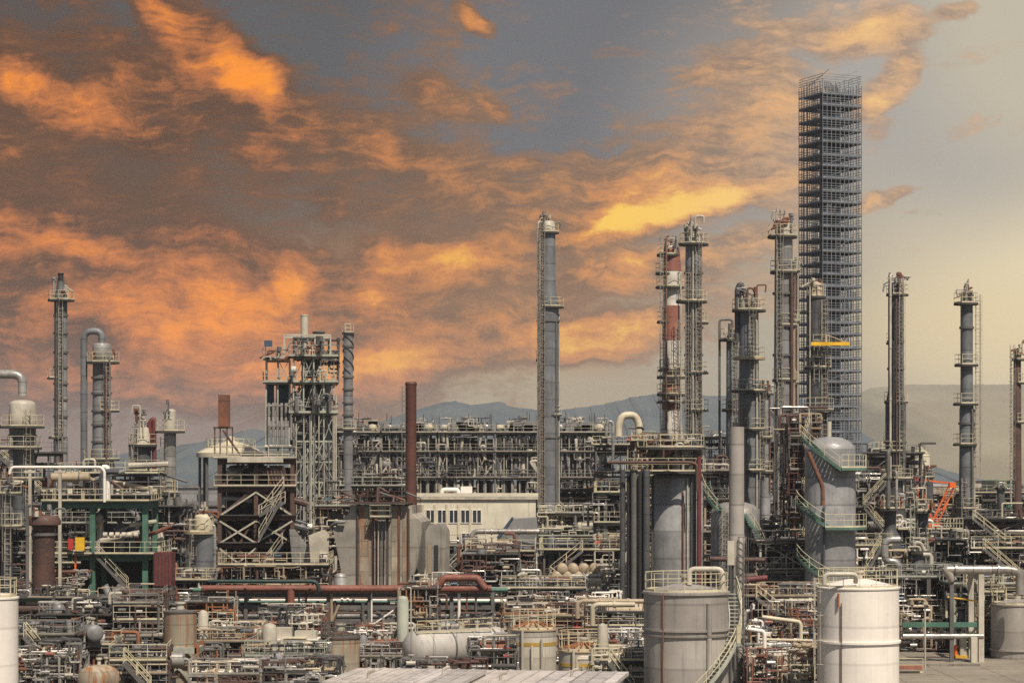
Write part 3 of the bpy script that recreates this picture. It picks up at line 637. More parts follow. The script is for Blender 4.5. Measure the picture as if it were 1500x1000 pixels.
tower('slim grey column between the elbow-crowned column and the deck-ringed column', 1121, 262, [(566, 6), (574, 7), (720, 7.5)], 'vessel', [(576, 12, 12), (640, 12, 13), (690, 12, 12)], [(-5, 570, 700)], [(6, 580, 720, 1.1, 'rust')], topk=(552, 575, 8, 6), dome=.4, group=g)
tower('grey column with tan crown standing in front of the scaffolding', 1196, 226, [(416, 10), (432, 12), (436, 12.5), (700, 14)], 'darkgrey', [(434, 15, 14), (508, 16, 20), (538, 18, 22), (600, 24, 26)], [(10, 440, 640), (-2, 500, 560)], [(14, 540, 660, 2, 'brown'), (-11, 420, 660, 1.1, 'pale')], topk=(404, 434, 12, 10), head=(434, 'buff'), dome=.4, group=g)
tower('dark pipe-wrapped column with a light left pipe, right of the scaffolding', 1312, 282, [(416, 9), (430, 10), (432, 10.5), (572, 11), (588, 14), (592, 15), (650, 15)], 'darkgrey', [(431, 14, 19), (482, 4, 12), (502, 14, 3), (588, 17, 18), (646, 18, 16), (660, 24, 16), (700, 18, 26)], [(6, 415, 700)],
      [(-10, 404, 700, 1.8, 'pale'), (-6, 502, 700, 1.6, 'black'), (-2, 440, 700, 1.2, 'brown'), (9, 600, 720, 1.2, 'pale')], topk=(398, 430, 10, 12), head=(432, 'bluegrey'), dome=.3, rings=(500, 540), group=g)
tower('slim blue-grey column with three flat collars, second from the right edge', 1416, 262, [(428, 8), (442, 9), (445, 9), (590, 9), (600, 10.5), (655, 10.5), (700, 11)], 'bluegrey', [(444, 19, 17), (534, 18, 17), (591, 20, 17), (650, 20, 15), (744, 16, 18)], [(16, 432, 700), (-6, 700, 820)], [(6, 600, 830, 1.5, 'steel'), (11, 600, 830, 1.2, 'pale')], topk=(412, 440, 8, 9), head=(444, 'pale'), dome=.3, rings=(480, 620), group=g)
tower('rough dark brown stack column at the right edge', 1490, 300, [(518, 5.5), (640, 6), (760, 6.5)], 'brown', [(526, 9, 14), (560, 4, 14), (618, 6, 14)], [(-8, 505, 730)], [(-9, 512, 740, .9, 'pale')], topk=(498, 520, 7, 6), dome=.2, group=g)
tower('spiral-finned chimney behind the lattice reactor tower', 510, 300, [(488, 7), (640, 7)], 'grey', [(487, 9, 9), (628, 14, 12)], [], [], dome=0, rings=(507, 552, 570, 590, 608), name='spiral_chimney', cat='chimney')
T = bpy.data.objects['spiral_chimney']; m = MB()
for st in range(3):
    q = [(X(510, 300) + .68 * math.cos(a), 300 + .68 * math.sin(a), Z(490, 300) - k * .1) for k in range(52) for a in (st * 2 * PI / 3 + k * .145,)]
    for a, b in zip(q, q[1:]): m.bar(a, b, .16, .05)
m.build('helical_frame', 'steel', T)
tower('plain rust-red chimney rising from the rusty furnace block', 602, 219, [(559, 7.5), (562, 9), (565, 8), (700, 8), (745, 9)], 'chimney', [], [(-9, 566, 738, 'steel')], [], dome=0, name='rust_chimney', cat='chimney', cage=False)
tower('plain tall tan-grey pole stack in front of the striped column and dome tank', 1079, 161, [(625, 11), (780, 11.2), (784, 11.8), (800, 11.5)], 'tankgrey', [], [(7, 785, 1000, 'steel')], [], dome=0, name='pole_stack', cat='chimney')
T = bpy.data.objects['pole_stack']; s_ = S(161)
MB().box(X(1063, 161), X(1073, 161), 159.6, 160.1, Z(826, 161), Z(791, 161)).build('control_box', 'pale', T)
MB().path([(X(1071, 161), 159.9, Z(826, 161)), (X(1071, 161), 159.9, Z(900, 161)), (X(1074, 161), 159.9, 0)], .07, 8).build('cable_duct', 'dark', T)

# ------------------------------------------------------------------ scaffolded tower
D = 320; s_ = S(D); c = (X(1216, D), D)
T = thing('scaffold_tower', 'very tall scaffold tower of many stacked dark decks', 'scaffolding', (c[0], D, 0), None, 24)
half = 3.12; lift = 17.45 * s_; zt = Z(126, D); nlev = int(zt / lift)
def rim(h, n): return [(c[0] + a, c[1] + b) for k in range(n) for t in (-h + 2 * h * k / n,) for a, b in ((t, -h), (h, t), (-t, h), (-h, -t))]
for i, (x, y) in enumerate(rim(half, 9)): MB().bar((x, y, 0), (x, y, zt + R(i).uniform(-.4, .5)), .075).build('standard', 'scaffold', T)
for x, y in rim(half - 1.05, 4): MB().bar((x, y, 0), (x, y, zt - .6), .075).build('standard', 'scaffold', T)
for i in range(nlev + 1):
    r = R(900 + i); z = zt - i * lift + r.uniform(-.13, .13) * (i > 0); m = MB(); hh = half
    if i:
        q = hh - 1.5
        sides = [(-hh, hh, -hh, -q), (-hh, hh, q, hh), (-hh, -q, -q, q), (q, hh, -q, q)]
        if r.random() < .3: sides.pop(r.randrange(4))
        q += r.uniform(-.25, .25)
        for a in sides: m.box(c[0] + a[0], c[0] + a[1], c[1] + a[2], c[1] + a[3], z - .18, z)
        m.build('deck', r.choice(('plank', 'dark', 'dark')), T)
    m = MB(); cr = [(-hh, -hh), (hh, -hh), (hh, hh), (-hh, hh)]
    for j in range(4):
        a, b = cr[j], cr[(j + 1) % 4]
        for k in (0, .33, .68, 1.02): m.bar((c[0] + a[0], c[1] + a[1], z + k), (c[0] + b[0], c[1] + b[1], z + k), .055)
        if i: m.bar((c[0] + a[0] * .99, c[1] + a[1] * .99, z + .1), (c[0] + b[0] * .99, c[1] + b[1] * .99, z + .1), .03, .2)
        if r.random() < .5: m.bar((c[0] + a[0] * r.uniform(.3, 1), c[1] + a[1], z), (c[0] + b[0] * r.uniform(.3, 1), c[1] + b[1], z + lift), .05)
    m.build('ledger_frame', 'scaffold', T)
    if r.random() < .55:                                       # mesh sheets and stored gear on some lifts
        sx = r.uniform(-hh, hh - 1.6); m = MB(); yq = r.choice((-hh + .12, -hh + .12, hh - .12)); n_ = r.randint(4, 9)
        for k in range(n_): m.bar((c[0] + sx + k * .22, c[1] + yq, z + .1), (c[0] + sx + k * .22, c[1] + yq, z + r.uniform(.9, 1.6)), .07)
        m.build('guard_frame', r.choice(('silver', 'scaffold', 'steel', 'plank', 'vessel')), T)
    if i % 4 == 2:
        sx = r.uniform(-1.5, .6); m = MB()
        m.bar((c[0] + sx, c[1] - hh + .5, z), (c[0] + sx + 1.6, c[1] - hh + .5, z + lift), .3, .05); m.build('stair_flight', 'silver', T)
tower('dark column enclosed inside the scaffold tower', 1216, D, [(140, 15), (300, 16)], 'darkgrey', [], [], [], dome=.3, name='enclosed_tower')

# ------------------------------------------------------------------ big vessels and tanks
def round_stair(T, c, r, z0, z1, a0, a1, mat='mutedgreen', wd=.85, name='spiral_stair'):
    m = MB(); n = max(6, int(abs(z1 - z0) / .23)); rl = MB()
    def pt(k, rr, up=0): a = a0 + (a1 - a0) * k; return Vector((c[0] + rr * math.cos(a), c[1] + rr * math.sin(a), z0 + (z1 - z0) * k + up))
    for i in range(n):
        k = (i + .5) / n; m.bar(pt(k, r + .08), pt(k, r + wd), .28, .05)
        for rr in (r + .06, r + wd): m.bar(pt(i / n, rr), pt((i + 1) / n, rr), .06, .26)
        for u in (1.05, .55): rl.bar(pt(i / n, r + wd, u), pt((i + 1) / n, r + wd, u), RW)
        if i % 4 == 0: rl.bar(pt(k, r + wd), pt(k, r + wd, 1.05), RW)
    st = m.build(name, mat, T); rl.build('railing', 'rail', st)
D = 202; x0 = X(1216, D); r_ = 37 * S(D)
T = tower('large smooth grey dome-topped vessel with green spiral stairs behind the white tank', 1216, D, [(662, 37)], 'vessel', [], [], [(-14, 740, 900, 1.6, 'darkgrey')], dome=.62, name='dome_vessel', cat='vessel')
MB().tube((x0 - .1, D, Z(640, D)), (x0 - .1, D, Z(617, D)), .2, 12).build('top_nozzle', 'pale', T)
for (ya, yb, a0, a1) in ((640, 688, 3.6, 4.9), (735, 770, 3.3, 4.5), (812, 850, 3.3, 4.6)):
    round_stair(T, (x0, D), r_, Z(yb, D), Z(ya, D), a1, a0)
for y, a0, a1 in ((685, 4.9, 6.1), (771, 4.45, 6.0), (850, 4.5, 6.)): platform(T, (x0, D), Z(y, D), r_, r_ + 1., 'mutedgreen', a0=a0, a1=a1)
pipeline('sloping rust-brown pipe against the big dome-topped vessel', [(1184, 662), (1205, 712), (1205, 740)], 198, 3.2, 'rust', legs=())
D = 206; x0 = X(992, D); r_ = 38 * S(D)
T = tower('wide grey cylinder with clustered vertical pipes and a crowded top deck', 992, D, [(700, 38)], 'vessel', [(690, 88, 42), (655, 60, 40)], [], [(-37, 700, 870, 1.6, 'darkgrey'), (12, 700, 850, 1.2, 'pale'), (18, 700, 850, 1.4, 'darkgrey'), (6, 720, 850, 1.2, 'orangerust'), (24, 690, 850, 1.5, 'dark')], dome=.3, name='reactor_vessel', cat='vessel', topk=(640, 690, 42, 26, ('silver', 'pale', 'buff', 'steel', 'rust')))
pipeline('thick brown vertical pipe down the front of the wide grey cylinder', [(1024, 668), (1024, 900)], 203, 3.2, 'maroon'); 
for i, (a, w_, mt) in enumerate(((912, 4, 'darkgrey'), (921, 3, 'black'), (929, 5, 'steel'), (938, 4, 'black'), (947, 5, 'darkgrey'))):
    pipeline(('slate vertical pipe at the left end of the dark pipe cluster', 'thin black vertical pipe, second in the dark pipe cluster', 'brown-grey vertical pipe in the middle of the dark cluster', 'black vertical pipe beside the middle one in the dark cluster', 'slate vertical pipe touching the wide grey cylinder')[i], [(a + (6 if i % 2 else 0), 688), (a, 696), (a, 888)], 203 - i * .4, w_, mt, group='dark vertical pipes beside the wide grey cylinder')
D = 216; x0 = X(1077, D); r_ = 36 * S(D)
T = tower('squat grey dome tank with a green outside stair, behind the plain pole', 1077, D, [(752, 36)], 'vessel', [], [(-18, 745, 850)], [(20, 770, 880, 1.4, 'silver')], dome=.5, name='dome_tank', cat='tank', head=(751, 'silver'))
for ya, yb, a0, a1 in ((705, 748, 3.1, 4.1), (752, 820, 4.9, 5.9)): round_stair(T, (x0, D), r_, Z(yb, D), Z(ya, D), a1 if ya < 750 else a1, a0)
tank('large white tank with a single band and rust streak at the right', 1257, 152, 861, 59.5, 'white', 15, 1.15, rings=(938,))
T = bpy.data.objects['storage_tank']; D = 152; yf = lambda dx: D - math.sqrt((59.5 ** 2 - dx ** 2)) * S(D) - .12
MB().path([(X(1221, D), yf(-36), Z(866, D)), (X(1221, D), yf(-36), Z(886, D))], .07, 8).build('rust_stripe', 'orangerust', T)  # thin tube standing in for a short rust stripe
MB().path([(X(1225, D), yf(-32), Z(880, D)), (X(1225, D), yf(-32), 0)], .04, 8).build('drain_pipe', 'redpipe', T)
MB().path([(X(1200, D), D - 2.6, Z(853, D)), (X(1200, D), D - 2.6, Z(838, D)), (X(1246, D), D - 2.6, Z(838, D)), (X(1246, D), D - 2.2, Z(850, D))], .16, 10).build('foam_pipe', 'pale', T)
ladder(T, X(1198, D), D - .4, 0, Z(845, D), 'pale', True)
T = tank('large grey tank with stairs curling up its right side', 1005, 152, 867, 62, 'tankgrey', 14, 1.2, rings=(867, 920, 928))
D = 152; x0 = X(1005, D); r_ = 62 * S(D); yg = lambda dx: D - math.sqrt((62 ** 2 - dx ** 2)) * S(D) - .12
round_stair(T, (x0, D), r_, 0, Z(938, D), rad(270), rad(330), 'palegreen'); round_stair(T, (x0, D), r_, Z(938, D), Z(868, D), rad(335), rad(380), 'palegreen')
platform(T, (x0, D), Z(938, D), r_, r_ + 1., 'palegreen', a0=rad(328), a1=rad(337))
MB().path([(X(968, D), yg(-37), Z(866, D)), (X(968, D), yg(-37), 0)], .045, 8).build('rust_stripe', 'orangerust', T)  # slim tube drawn as the rust stripe down the shell
MB().path([(X(1034, D), yg(29), Z(880, D)), (X(1034, D), yg(29), 0)], .17, 8).build('down_pipe', 'tankgrey', T)
MB().path([(X(1008, D), D - 1, Z(855, D)), (X(1008, D), D - 1, Z(832, D)), (X(1056, D), D - 1, Z(832, D)), (X(1056, D), D - 1, Z(862, D))], .18, 10).build('foam_pipe', 'pale', T)
tank('pale white tank cut off by the left edge', -20, 150, 876, 46, 'white', 10, 1.2)
tank('grey-green tank with an orange stripe and railed cone roof, nearer the cylinder drum', 781, 168, 922, 34, 'tankbuff', 12, 1.3, roofm='buff')
tank('smaller grey-green tank with a yellow stripe, right of the orange-striped one', 855, 162, 953, 37, 'tankbuff', 10, 1.3, roofm='buff')
for nm, cx, D, y, hw, mt in (('storage_tank.003', 781, 168, 941, 34, 'ochre'), ('storage_tank.004', 855, 162, 971, 37, 'ochre')):
    T = bpy.data.objects[nm]; r = hw * S(D)
    MB().annulus((X(cx, D), D), r - .02, r + .02, Z(y + 2.6, D), Z(y - 2.6, D), 56).build('painted_stripe', mt, T)
    for dx in (-16, -2, 12): MB().path([(X(cx + dx, D), D - math.sqrt(hw ** 2 - dx ** 2) * S(D) - .15, 0), (X(cx + dx, D), D - math.sqrt(hw ** 2 - dx ** 2) * S(D) - .15, Z(y - (22 if dx < -5 else -2 if dx < 5 else 8), D))], .1, 8).build('fill_pipe', 'pale', T)
    m = MB(); zz = Z(922 if cx < 800 else 953, D)
    for k in range(14): a = 2 * PI * k / 14; m.bar((X(cx, D) + r * math.cos(a), D + r * math.sin(a), zz + .16), (X(cx, D) + .3 * math.cos(a), D + .3 * math.sin(a), zz + 11 * S(D) + .08), .09, .12)
    m.build('roof_frame', 'orangerust', T)
tank('rusty domed tank with dark streaks beside the white roof', 499, 164, 934, 28, 'rustytank', 12, 1., railm='steel', roofm='blacktank')
tank('grey tank at the right edge above the yard', 1490, 186, 886, 38, 'tankgrey', 10, 1.2, rings=(950,))
T = tank('brown streaked hopper with rust stripes on a rusty stand', 264, 163, 896, 24, 'rustytank', 5, .9, name='hopper', cat='hopper', railm='rail', roofm='steel')
ob = T.children[0]; bpy.data.meshes.remove(ob.data)
D = 163; x0 = X(264, D); r_ = 24 * S(D)
MB().lathe([(r_, Z(944, D)), (r_, Z(896, D))], (x0, D), 36).build('shell', 'rustytank', T)
MB().lathe([(.25, Z(986, D)), (r_ * .98, Z(951, D)), (r_ * .98, Z(944, D) - .01)], (x0, D), 36).build('cone_bottom', 'darkgrey', T)
for sx in (-1, 1):
    for sy in (-1, 1): MB().bar((x0 + sx * (r_ + .2), D + sy * (r_ + .2), 0), (x0 + sx * (r_ + .2), D + sy * (r_ + .2), Z(940, D)), .3).build('leg', 'orangerust' if sy < 0 else 'rust', T)
m = MB(); q = r_ + .2
for z in (Z(950, D),):
    for a, b in (((-q, -q), (q, -q)), ((q, -q), (q, q)), ((q, q), (-q, q)), ((-q, q), (-q, -q))): m.bar((x0 + a[0], D + a[1], z), (x0 + b[0], D + b[1], z), .3, .4)
m.bar((x0 - q, D - q, .3), (x0 + q, D - q, Z(956, D)), .14); m.bar((x0 + q, D - q, .3), (x0 - q, D - q, Z(956, D)), .14); m.build('stand_frame', 'palegreen', T)
drum('big cream-grey horizontal cylinder drum lying beside the white roof', 606, 728, 951, 165, 27, 'drumwhite', 5, bands=4)
T = bpy.data.objects['horizontal_vessel']; m = MB(); D = 165; rail_line(m, [(X(612, D), D - .6), (X(720, D), D + 3.4)], Z(927, D), .9); m.build('railing', 'rail', T)
drum('small grey drum lying on a railed platform at lower left', 124, 148, 924, 176, 12.5, 'grey', -2.4, zb=Z(944, 176), bands=2, saddle='steel')
drum('round-ended white and rust vessel at the bottom left', 132, 164, 998, 156, 23, 'rustytank', 3, bands=2)
drum('rusty orange horizontal exchanger behind the rusty domed tank', 545, 578, 945, 172, 9, 'rust', 1, zb=0, bands=3)
drum('tan horizontal drum on the upper deck of the green frame', 76, 130, 699, 214, 6.5, 'buff', 0, zb=Z(712, 214), bands=2, saddle='steel')
# ------------------------------------------------------------------ built structures
def frame(T, x0, x1, y0, y1, zs, nx, mat, w=.3, ny=1, name='steel_frame', braces=(), base=0.):
    m = MB(); xs = [x0 + (x1 - x0) * i / nx for i in range(nx + 1)]; ys = [y0 + (y1 - y0) * i / ny for i in range(ny + 1)]
    for x in xs:
        for y in ys: m.bar((x, y, base), (x, y, zs[-1] + .01), w)
    for z in zs:
        for y in ys: m.bar((x0, y, z - w * .6), (x1, y, z - w * .6), w * .75, w * 1.2)
        for x in xs: m.bar((x, y0, z - w * .62), (x, y1, z - w * .62), w * .7, w * 1.1)
    for i, z0, z1, k in braces:
        for f_ in (y0,) if k != 'B' else (y0, y1):
            if k in 'XB/': m.bar((xs[i], f_, z0), (xs[i + 1], f_, z1), w * .5)
            if k in 'XB\\': m.bar((xs[i + 1], f_, z0), (xs[i], f_, z1), w * .5)
    return m.build(name, mat, T)
def deck(T, x0, x1, y0, y1, z, rails='FLR', mat='deck', railm='rail', h=1.1):
    d = MB().box(x0, x1, y0, y1, z + .01, z + .1).build('deck', mat, T); m = MB()
    pts = {'F': [(x0 + .05, y0 + .05), (x1 - .05, y0 + .05)], 'L': [(x0 + .05, y1), (x0 + .05, y0 + .05)], 'R': [(x1 - .05, y0 + .05), (x1 - .05, y1)]}
    for k in rails: rail_line(m, pts[k], z + .1, h)
    if rails: m.build('railing', railm, d)
    return d
# green frame, left
D = 212; T = thing('green_frame', 'green steel frame with two railed decks and yellow boxes', 'steel frame', (X(165, D), D, 0)); xa, xb = X(112, D), X(213, D)
z1, z2, z0 = Z(812, D), Z(735, D), Z(866, D)
frame(T, X(136, D), xb, D, D + 6, [z1, z2], 1, 'green', .5)
MB().bar((X(204, D), D + .2, z1), (X(213, D), D + .2, z2 - 2), .2).build('brace', 'green', T)
MB().box(X(62, D), X(218, D), D - .3, D + .1, z2 - .55, z2 - .02).build('edge_beam', 'green', T); MB().box(X(100, D), X(222, D), D - .32, D + .08, z1 - .5, z1 - .03).build('edge_beam', 'green', T)
deck(T, X(62, D), X(222, D), D - 1.0, D + 6, z2 + .02); deck(T, X(82, D), X(238, D), D - 1.2, D + 6, z1 + .02)
MB().box(X(115, D), X(128, D), D - 1.6, D - 1.25, Z(805, D), Z(786, D)).build('box_panel', 'yellow', T); MB().box(X(115, D), X(128, D), D - 1.6, D - 1.25, Z(877, D), Z(866, D)).build('box_panel', 'yellow', T)
MB().box(X(104, D), X(112, D), D - 1.5, D - 1.3, Z(804, D), Z(788, D)).build('hose_box', 'red', T)
stair(T, (X(188, D), D - .5, Z(862, D)), (X(142, D), D - .5, z1), mat='cream'); MB().bar((X(113, D), D - .8, 0), (X(113, D), D - .8, z1), .16).build('post', 'orange', T)
MB().box(X(100, D), X(215, D), D + 6.2, D + 6.5, 0, z1 - .6).build('dark_backing', 'black', T)  # black sheet closing the back so the inside reads dark
r = R(3)
for k in range(22):
    x = r.uniform(xa, xb + 1); y = D + r.uniform(.5, 5); zb_, zt_ = (z1, z2 - .6) if k % 3 else (z2, z2 + 3.5); rr = r.uniform(.08, .3); m = MB()
    if r.random() < .5: m.path([(x, y, zb_ + .1), (x, y, zb_ + r.uniform(1, zt_ - zb_)), (x + r.uniform(-2, 2), y, zb_ + r.uniform(1, zt_ - zb_))], rr, 8)
    else: m.path([(x, y, zb_ + 1 + r.uniform(0, 2.5)), (x + r.uniform(2, 4), y, zb_ + 1 + r.uniform(0, 2.5))], rr, 9)
    m.build('pipe_run', r.choice(PAL['mix']), T)
for k in range(4): x = X(150 + k * 17, D); MB().lathe([(.6, z1 + .1), (.6, z1 + 2.2), (.3, z1 + 2.7), (.05, z1 + 2.8)], (x, D + 3.6), 16).build('upright_drum', ('dark', 'silver', 'bluegrey', 'steel')[k], T)
for k in range(6): MB().tube((X(152 + k * 9, D), D - .2, Z(783, D)), (X(158 + k * 9, D), D - .2, Z(783, D)), .26, 10).build('exchanger', 'pale', T)
tower('dark brown rusted column with a flanged maroon top, in front of the green frame', 64, 200, [(756, 22), (762, 25), (768, 25), (770, 17), (775, 16), (900, 16)], 'brown', [], [], [(-20, 740, 890, 2.6, 'steel')], dome=.1, topk=(742, 758, 18, 6, ('brown', 'steel', 'pale')), name='rusted_tower', rings=(782,))
tower('narrow blue-grey column with cream railings at the far left, behind the white tank', 10, 206, [(712, 9), (716, 10), (772, 10), (776, 8)], 'bluegrey', [(722, 16, 22), (770, 14, 22)], [(4, 715, 860)], topk=(692, 714, 14, 8), dome=.3)
T = thing('panel_block', 'dark maroon box block beside the green frame', 'casing', (X(238, 206), 206, 0)); D = 206
MB().box(X(225, D), X(251, D), D, D + 2.6, Z(858, D), Z(809, D)).build('casing', 'maroon', T); frame(T, X(226, D), X(250, D), D + .2, D + 2.4, [Z(858, D) - .02], 1, 'steel', .22)
for k in range(5): x = X(228 + k * 5, D); MB().bar((x, D - .05, Z(857, D)), (x, D - .05, Z(810, D)), .08).build('rib', 'brown', T)
tower('grey vertical vessel under a cream fluted cap, left of the dark steel frame', 299, 214, [(757, 14), (774, 15), (778, 14.6), (850, 14.6)], 'bluegrey', [(778, 30, 16, 'buff')], [(-16, 760, 850)], [(-24, 775, 860, 2.4, 'darkgrey'), (16, 770, 860, 2.4, 'silver')], dome=.35, head=(776, 'cream'), topk=(738, 758, 18, 9, ('silver', 'buff', 'rust')), name='vertical_vessel', cat='vessel')
tower('plain pale-green slim drum rising from the pipe rack, left of the big cylinder drum', 590, 174, [(876, 7.5), (880, 8.6), (985, 8.6)], 'palegreen', [], [], [(12, 860, 985, .9, 'pale')], dome=.5, name='vertical_vessel', cat='vessel')
pipeline('thin white horizontal pipe bent down at both ends above the green frame', [(14, 694), (17, 684), (148, 684), (153, 690), (153, 735)], 207, 2.2, 'white', legs=((44, 686), (88, 686)), legm='pale')
# dark steel frame with zigzag stairs
D = 224; T = thing('stair_frame', 'dark steel frame with yellow zigzag stairs and a pale roof beam', 'steel frame', (X(365, D), D, 0), None, 4); x0, x1 = X(322, D), X(428, D)
zs = [Z(y, D) for y in (845, 795, 755, 713, 672)]
frame(T, x0, x1, D, D + 8, zs, 2, 'brown', .4, braces=((0, zs[0], zs[2], 'X'), (1, zs[0], zs[2], 'X'), (0, zs[2], zs[3], '/'), (1, zs[2], zs[3], 'X'), (0, zs[3], zs[4], '/')))
for i, z in enumerate(zs): deck(T, x0 - .6, x1 + .4, D - .6, D + 8, z, 'FL' if i in (0, 3) else 'F' if i == 4 else '', railm='cream')
MB().box(X(334, D), X(415, D), D - 1, D - .6, Z(677, D), Z(669, D)).build('roof_beam', 'pale', T); MB().box(X(330, D), X(425, D), D - .2, D + 7, Z(666, D), Z(664, D)).build('roof_sheet', 'pale', T)
MB().box(x0 + .3, x1 - .2, D + 7.4, D + 7.7, 0, zs[4] - .8).build('dark_backing', 'dark', T)  # dark sheet across the back, closing the view through the frame
for a, b, z0, z1 in ((0, 1, 0, 1), (1, 0, 0, 1), (0, 1, 1, 2), (1, 0, 1, 2), (1, 2, 1, 2), (2, 1, 1, 2), (0, 1, 2, 3), (2, 1, 2, 3)): xm = (x0, (x0 + x1) / 2, x1); MB().bar((xm[a], D - .22, zs[z0]), (xm[b], D - .22, zs[z1] - .5), .16).build('brace', 'pale', T)
for a, b, c_, d_ in ((380, 790, 412, 755 - 22), (418, 735, 380, 755), (382, 838, 414, 795)): stair(T, (X(a, D), D - 1.3, Z(b, D)), (X(c_, D), D - 1.3, Z(d_, D)), mat='cream', smat='steel')
stair(T, (X(384, D), D - 1.2, zs[2]), (X(416, D), D - 1.2, zs[3]), mat='cream', smat='steel'); stair(T, (X(380, D), D - 1.2, zs[0]), (X(414, D), D - 1.2, zs[1]), mat='cream', smat='steel')
r = R(11)
for k in range(26):
    z = r.choice([0] + zs[:-1]); x = r.uniform(x0, x1 - 1); y = D + r.uniform(.3, 5); rr = r.uniform(.1, .42)
    MB().path([(x, y, z + .8), (x, y, z + r.uniform(1.5, 2.6)), (x + r.uniform(1, 3.5), y, z + r.uniform(.7, 2.6))], rr, 9).build('pipe_run', r.choice(PAL['dark']), T)
for k in range(3): MB().hcyl((X(336 + k * 30, D), D + 2, zs[3] + 1.3), (X(352 + k * 30, D), D + 2, zs[3] + 1.3), .8, 18).build('exchanger', ('silver', 'darkgrey', 'pale')[k], T)
for k in range(6): MB().bar((X(397 + k * 5, D), D - .4, zs[3] + .2), (X(390 + k * 5, D), D - .4, zs[4] - .6), .14).build('strut', ('rust', 'brown')[k % 2], T)
T = thing('flue_box', 'square rust-brown flue standing on legs above the pale roof beam', 'flue', (X(327, 225), 225, Z(664, 225))); D = 225
MB().box(X(319.5, D), X(335, D), D, D + 1.1, Z(625, D), Z(578, D)).build('duct', 'rust', T); m = MB()
for a in (314, 322, 332, 340): m.bar((X(a, D), D + .3, Z(664, D)), (X(a, D), D + .3, Z(625, D)), .12)
m.bar((X(312, D), D + .3, Z(626, D)), (X(341, D), D + .3, Z(626, D)), .3, .16); m.bar((X(326, D), D + .3, Z(630, D)), (X(350, D), D + .3, Z(664, D)), .2); m.build('leg_frame', 'brown', T)
D = 262; T = thing('round_roof', 'pale shallow cone roof on posts with a railed rim, behind the dark stair frame', 'roof', (X(338, D), D, 0)); c_ = (X(338, D), D); rr = 50 * S(D); z = Z(663, D)
MB().lathe([(rr, z - .5), (rr, z), (rr * .62, z + .75), (rr * .3, z + 1.15), (.5, z + 1.35), (.5, z + 1.8), (.1, z + 1.9)], c_, 40).build('roof', 'cream', T); m = MB(); rail_line(m, circ(c_, rr * .72, 22), z + .6, 1., True, step=9); m.build('railing', 'rail', T)
for k in range(10): a = 2 * PI * k / 10 + .2; MB().bar((c_[0] + rr * .9 * math.cos(a), D + rr * .9 * math.sin(a), 0), (c_[0] + rr * .9 * math.cos(a), D + rr * .9 * math.sin(a), z - .5), .28).build('post', 'steel', T)
MB().lathe([(rr * .55, 0), (rr * .55, z - 3.4), (rr * .3, z - 2.8), (.1, z - 2.7)], (c_[0] + 1, D), 30).build('inner_tank', 'grey', T)
# lattice reactor tower
D = 250; T = thing('reactor_tower', 'pale lattice steel reactor tower with stacked floors and a short flue on top', 'steel tower', (X(440, D), D, 0), None, 5)
xa, xb, xc, xd = X(390, D), X(424, D), X(430, D), X(489, D); zz = [Z(y, D) for y in (860, 830, 800, 766, 735, 705, 675, 645, 605, 560, 522)]
frame(T, xc, xd, D, D + 5, zz, 4, 'palegreen', .15, braces=[(j, a, b, 'X/'[(i + j) % 2]) for j in range(4) for i, (a, b) in enumerate(zip(zz, zz[1:]))] + [(3 * (i % 2), a, b, '/') for i, (a, b) in enumerate(zip(zz[:7], zz[1:8]))])
z3 = [Z(y, D) for y in (660, 625, 592, 560, 525)]; frame(T, xa, xb, D + .6, D + 5, z3, 2, 'palegreen', .16, braces=((0, z3[1], z3[2], 'X'), (1, z3[3], z3[4], 'X')), name='side_frame')
for y in (605, 560, 522): deck(T, xc - .5, xd + .5, D - .5, D + 5, Z(y, D), 'FLR', 'palegreen', 'palegreen')
for y in (560, 525): deck(T, xa - .4, xb, D, D + 5, Z(y, D), 'FL', 'palegreen', 'palegreen')
frame(T, X(416, D), X(484, D), D + .3, D + 4.5, [Z(489, D)], 3, 'pale', .16, base=Z(522, D), name='top_frame')
MB().box(X(443, D), X(466, D), D + 1.4, D + 3.6, Z(552, D), Z(525, D)).build('reactor_casing', 'darkgrey', T); MB().lathe([(1.0, Z(600, D)), (1.0, Z(562, D))], (X(456, D), D + 2), 20).build('inner_vessel', 'dark', T)
MB().lathe([(.42, Z(522, D)), (.42, Z(462, D)), (.46, Z(462, D)), (.46, Z(460, D))], (X(446, D), D + 1), 18).build('flue', 'pale', T); MB().lathe([(.4, Z(522, D)), (.4, Z(490, D)), (.7, Z(486, D)), (.7, Z(484, D))], (X(467, D), D + 2), 18).build('upright_drum', 'darkgrey', T)
MB().hcyl((X(427, D), D - .6, Z(542, D)), (X(433, D), D - .6, Z(542, D)), .42, 16).build('exchanger', 'pale', T)
for a, b, y0, y1 in ((391, 401, 600, 562), (404, 424, 600, 562)): MB().box(X(a, D), X(b, D), D + 3, D + 3.3, Z(y0 + 15, D), Z(y1, D)).build('side_panel', 'blue', T)
for k in range(5): x = X(394 + k * 6.2, D); MB().path([(x, D + .2, Z(590, D)), (x, D + .2, Z(650, D)), (x, D + .2, Z(653, D)), (x + .8, D + .2, Z(653, D))], .15, 10).build('riser_pipe', 'silver', T)
MB().tube((X(388, D), D + .3, Z(654, D)), (X(432, D), D + .3, Z(654, D)), .2, 10).build('pipe_run', 'pale', T); MB().tube((X(420, D), D - .6, Z(771, D)), (X(476, D), D - .6, Z(771, D)), .32, 12).build('pipe_run', 'white', T)
for k in range(7): x = X(479 + k * 2.2, D) if k > 3 else X(434 + k * 11, D); MB().tube((x, D - .25, Z(770, D)), (x, D - .25, Z(620 - 7 * k, D)), .065, 8).build('riser_pipe', 'pale', T)
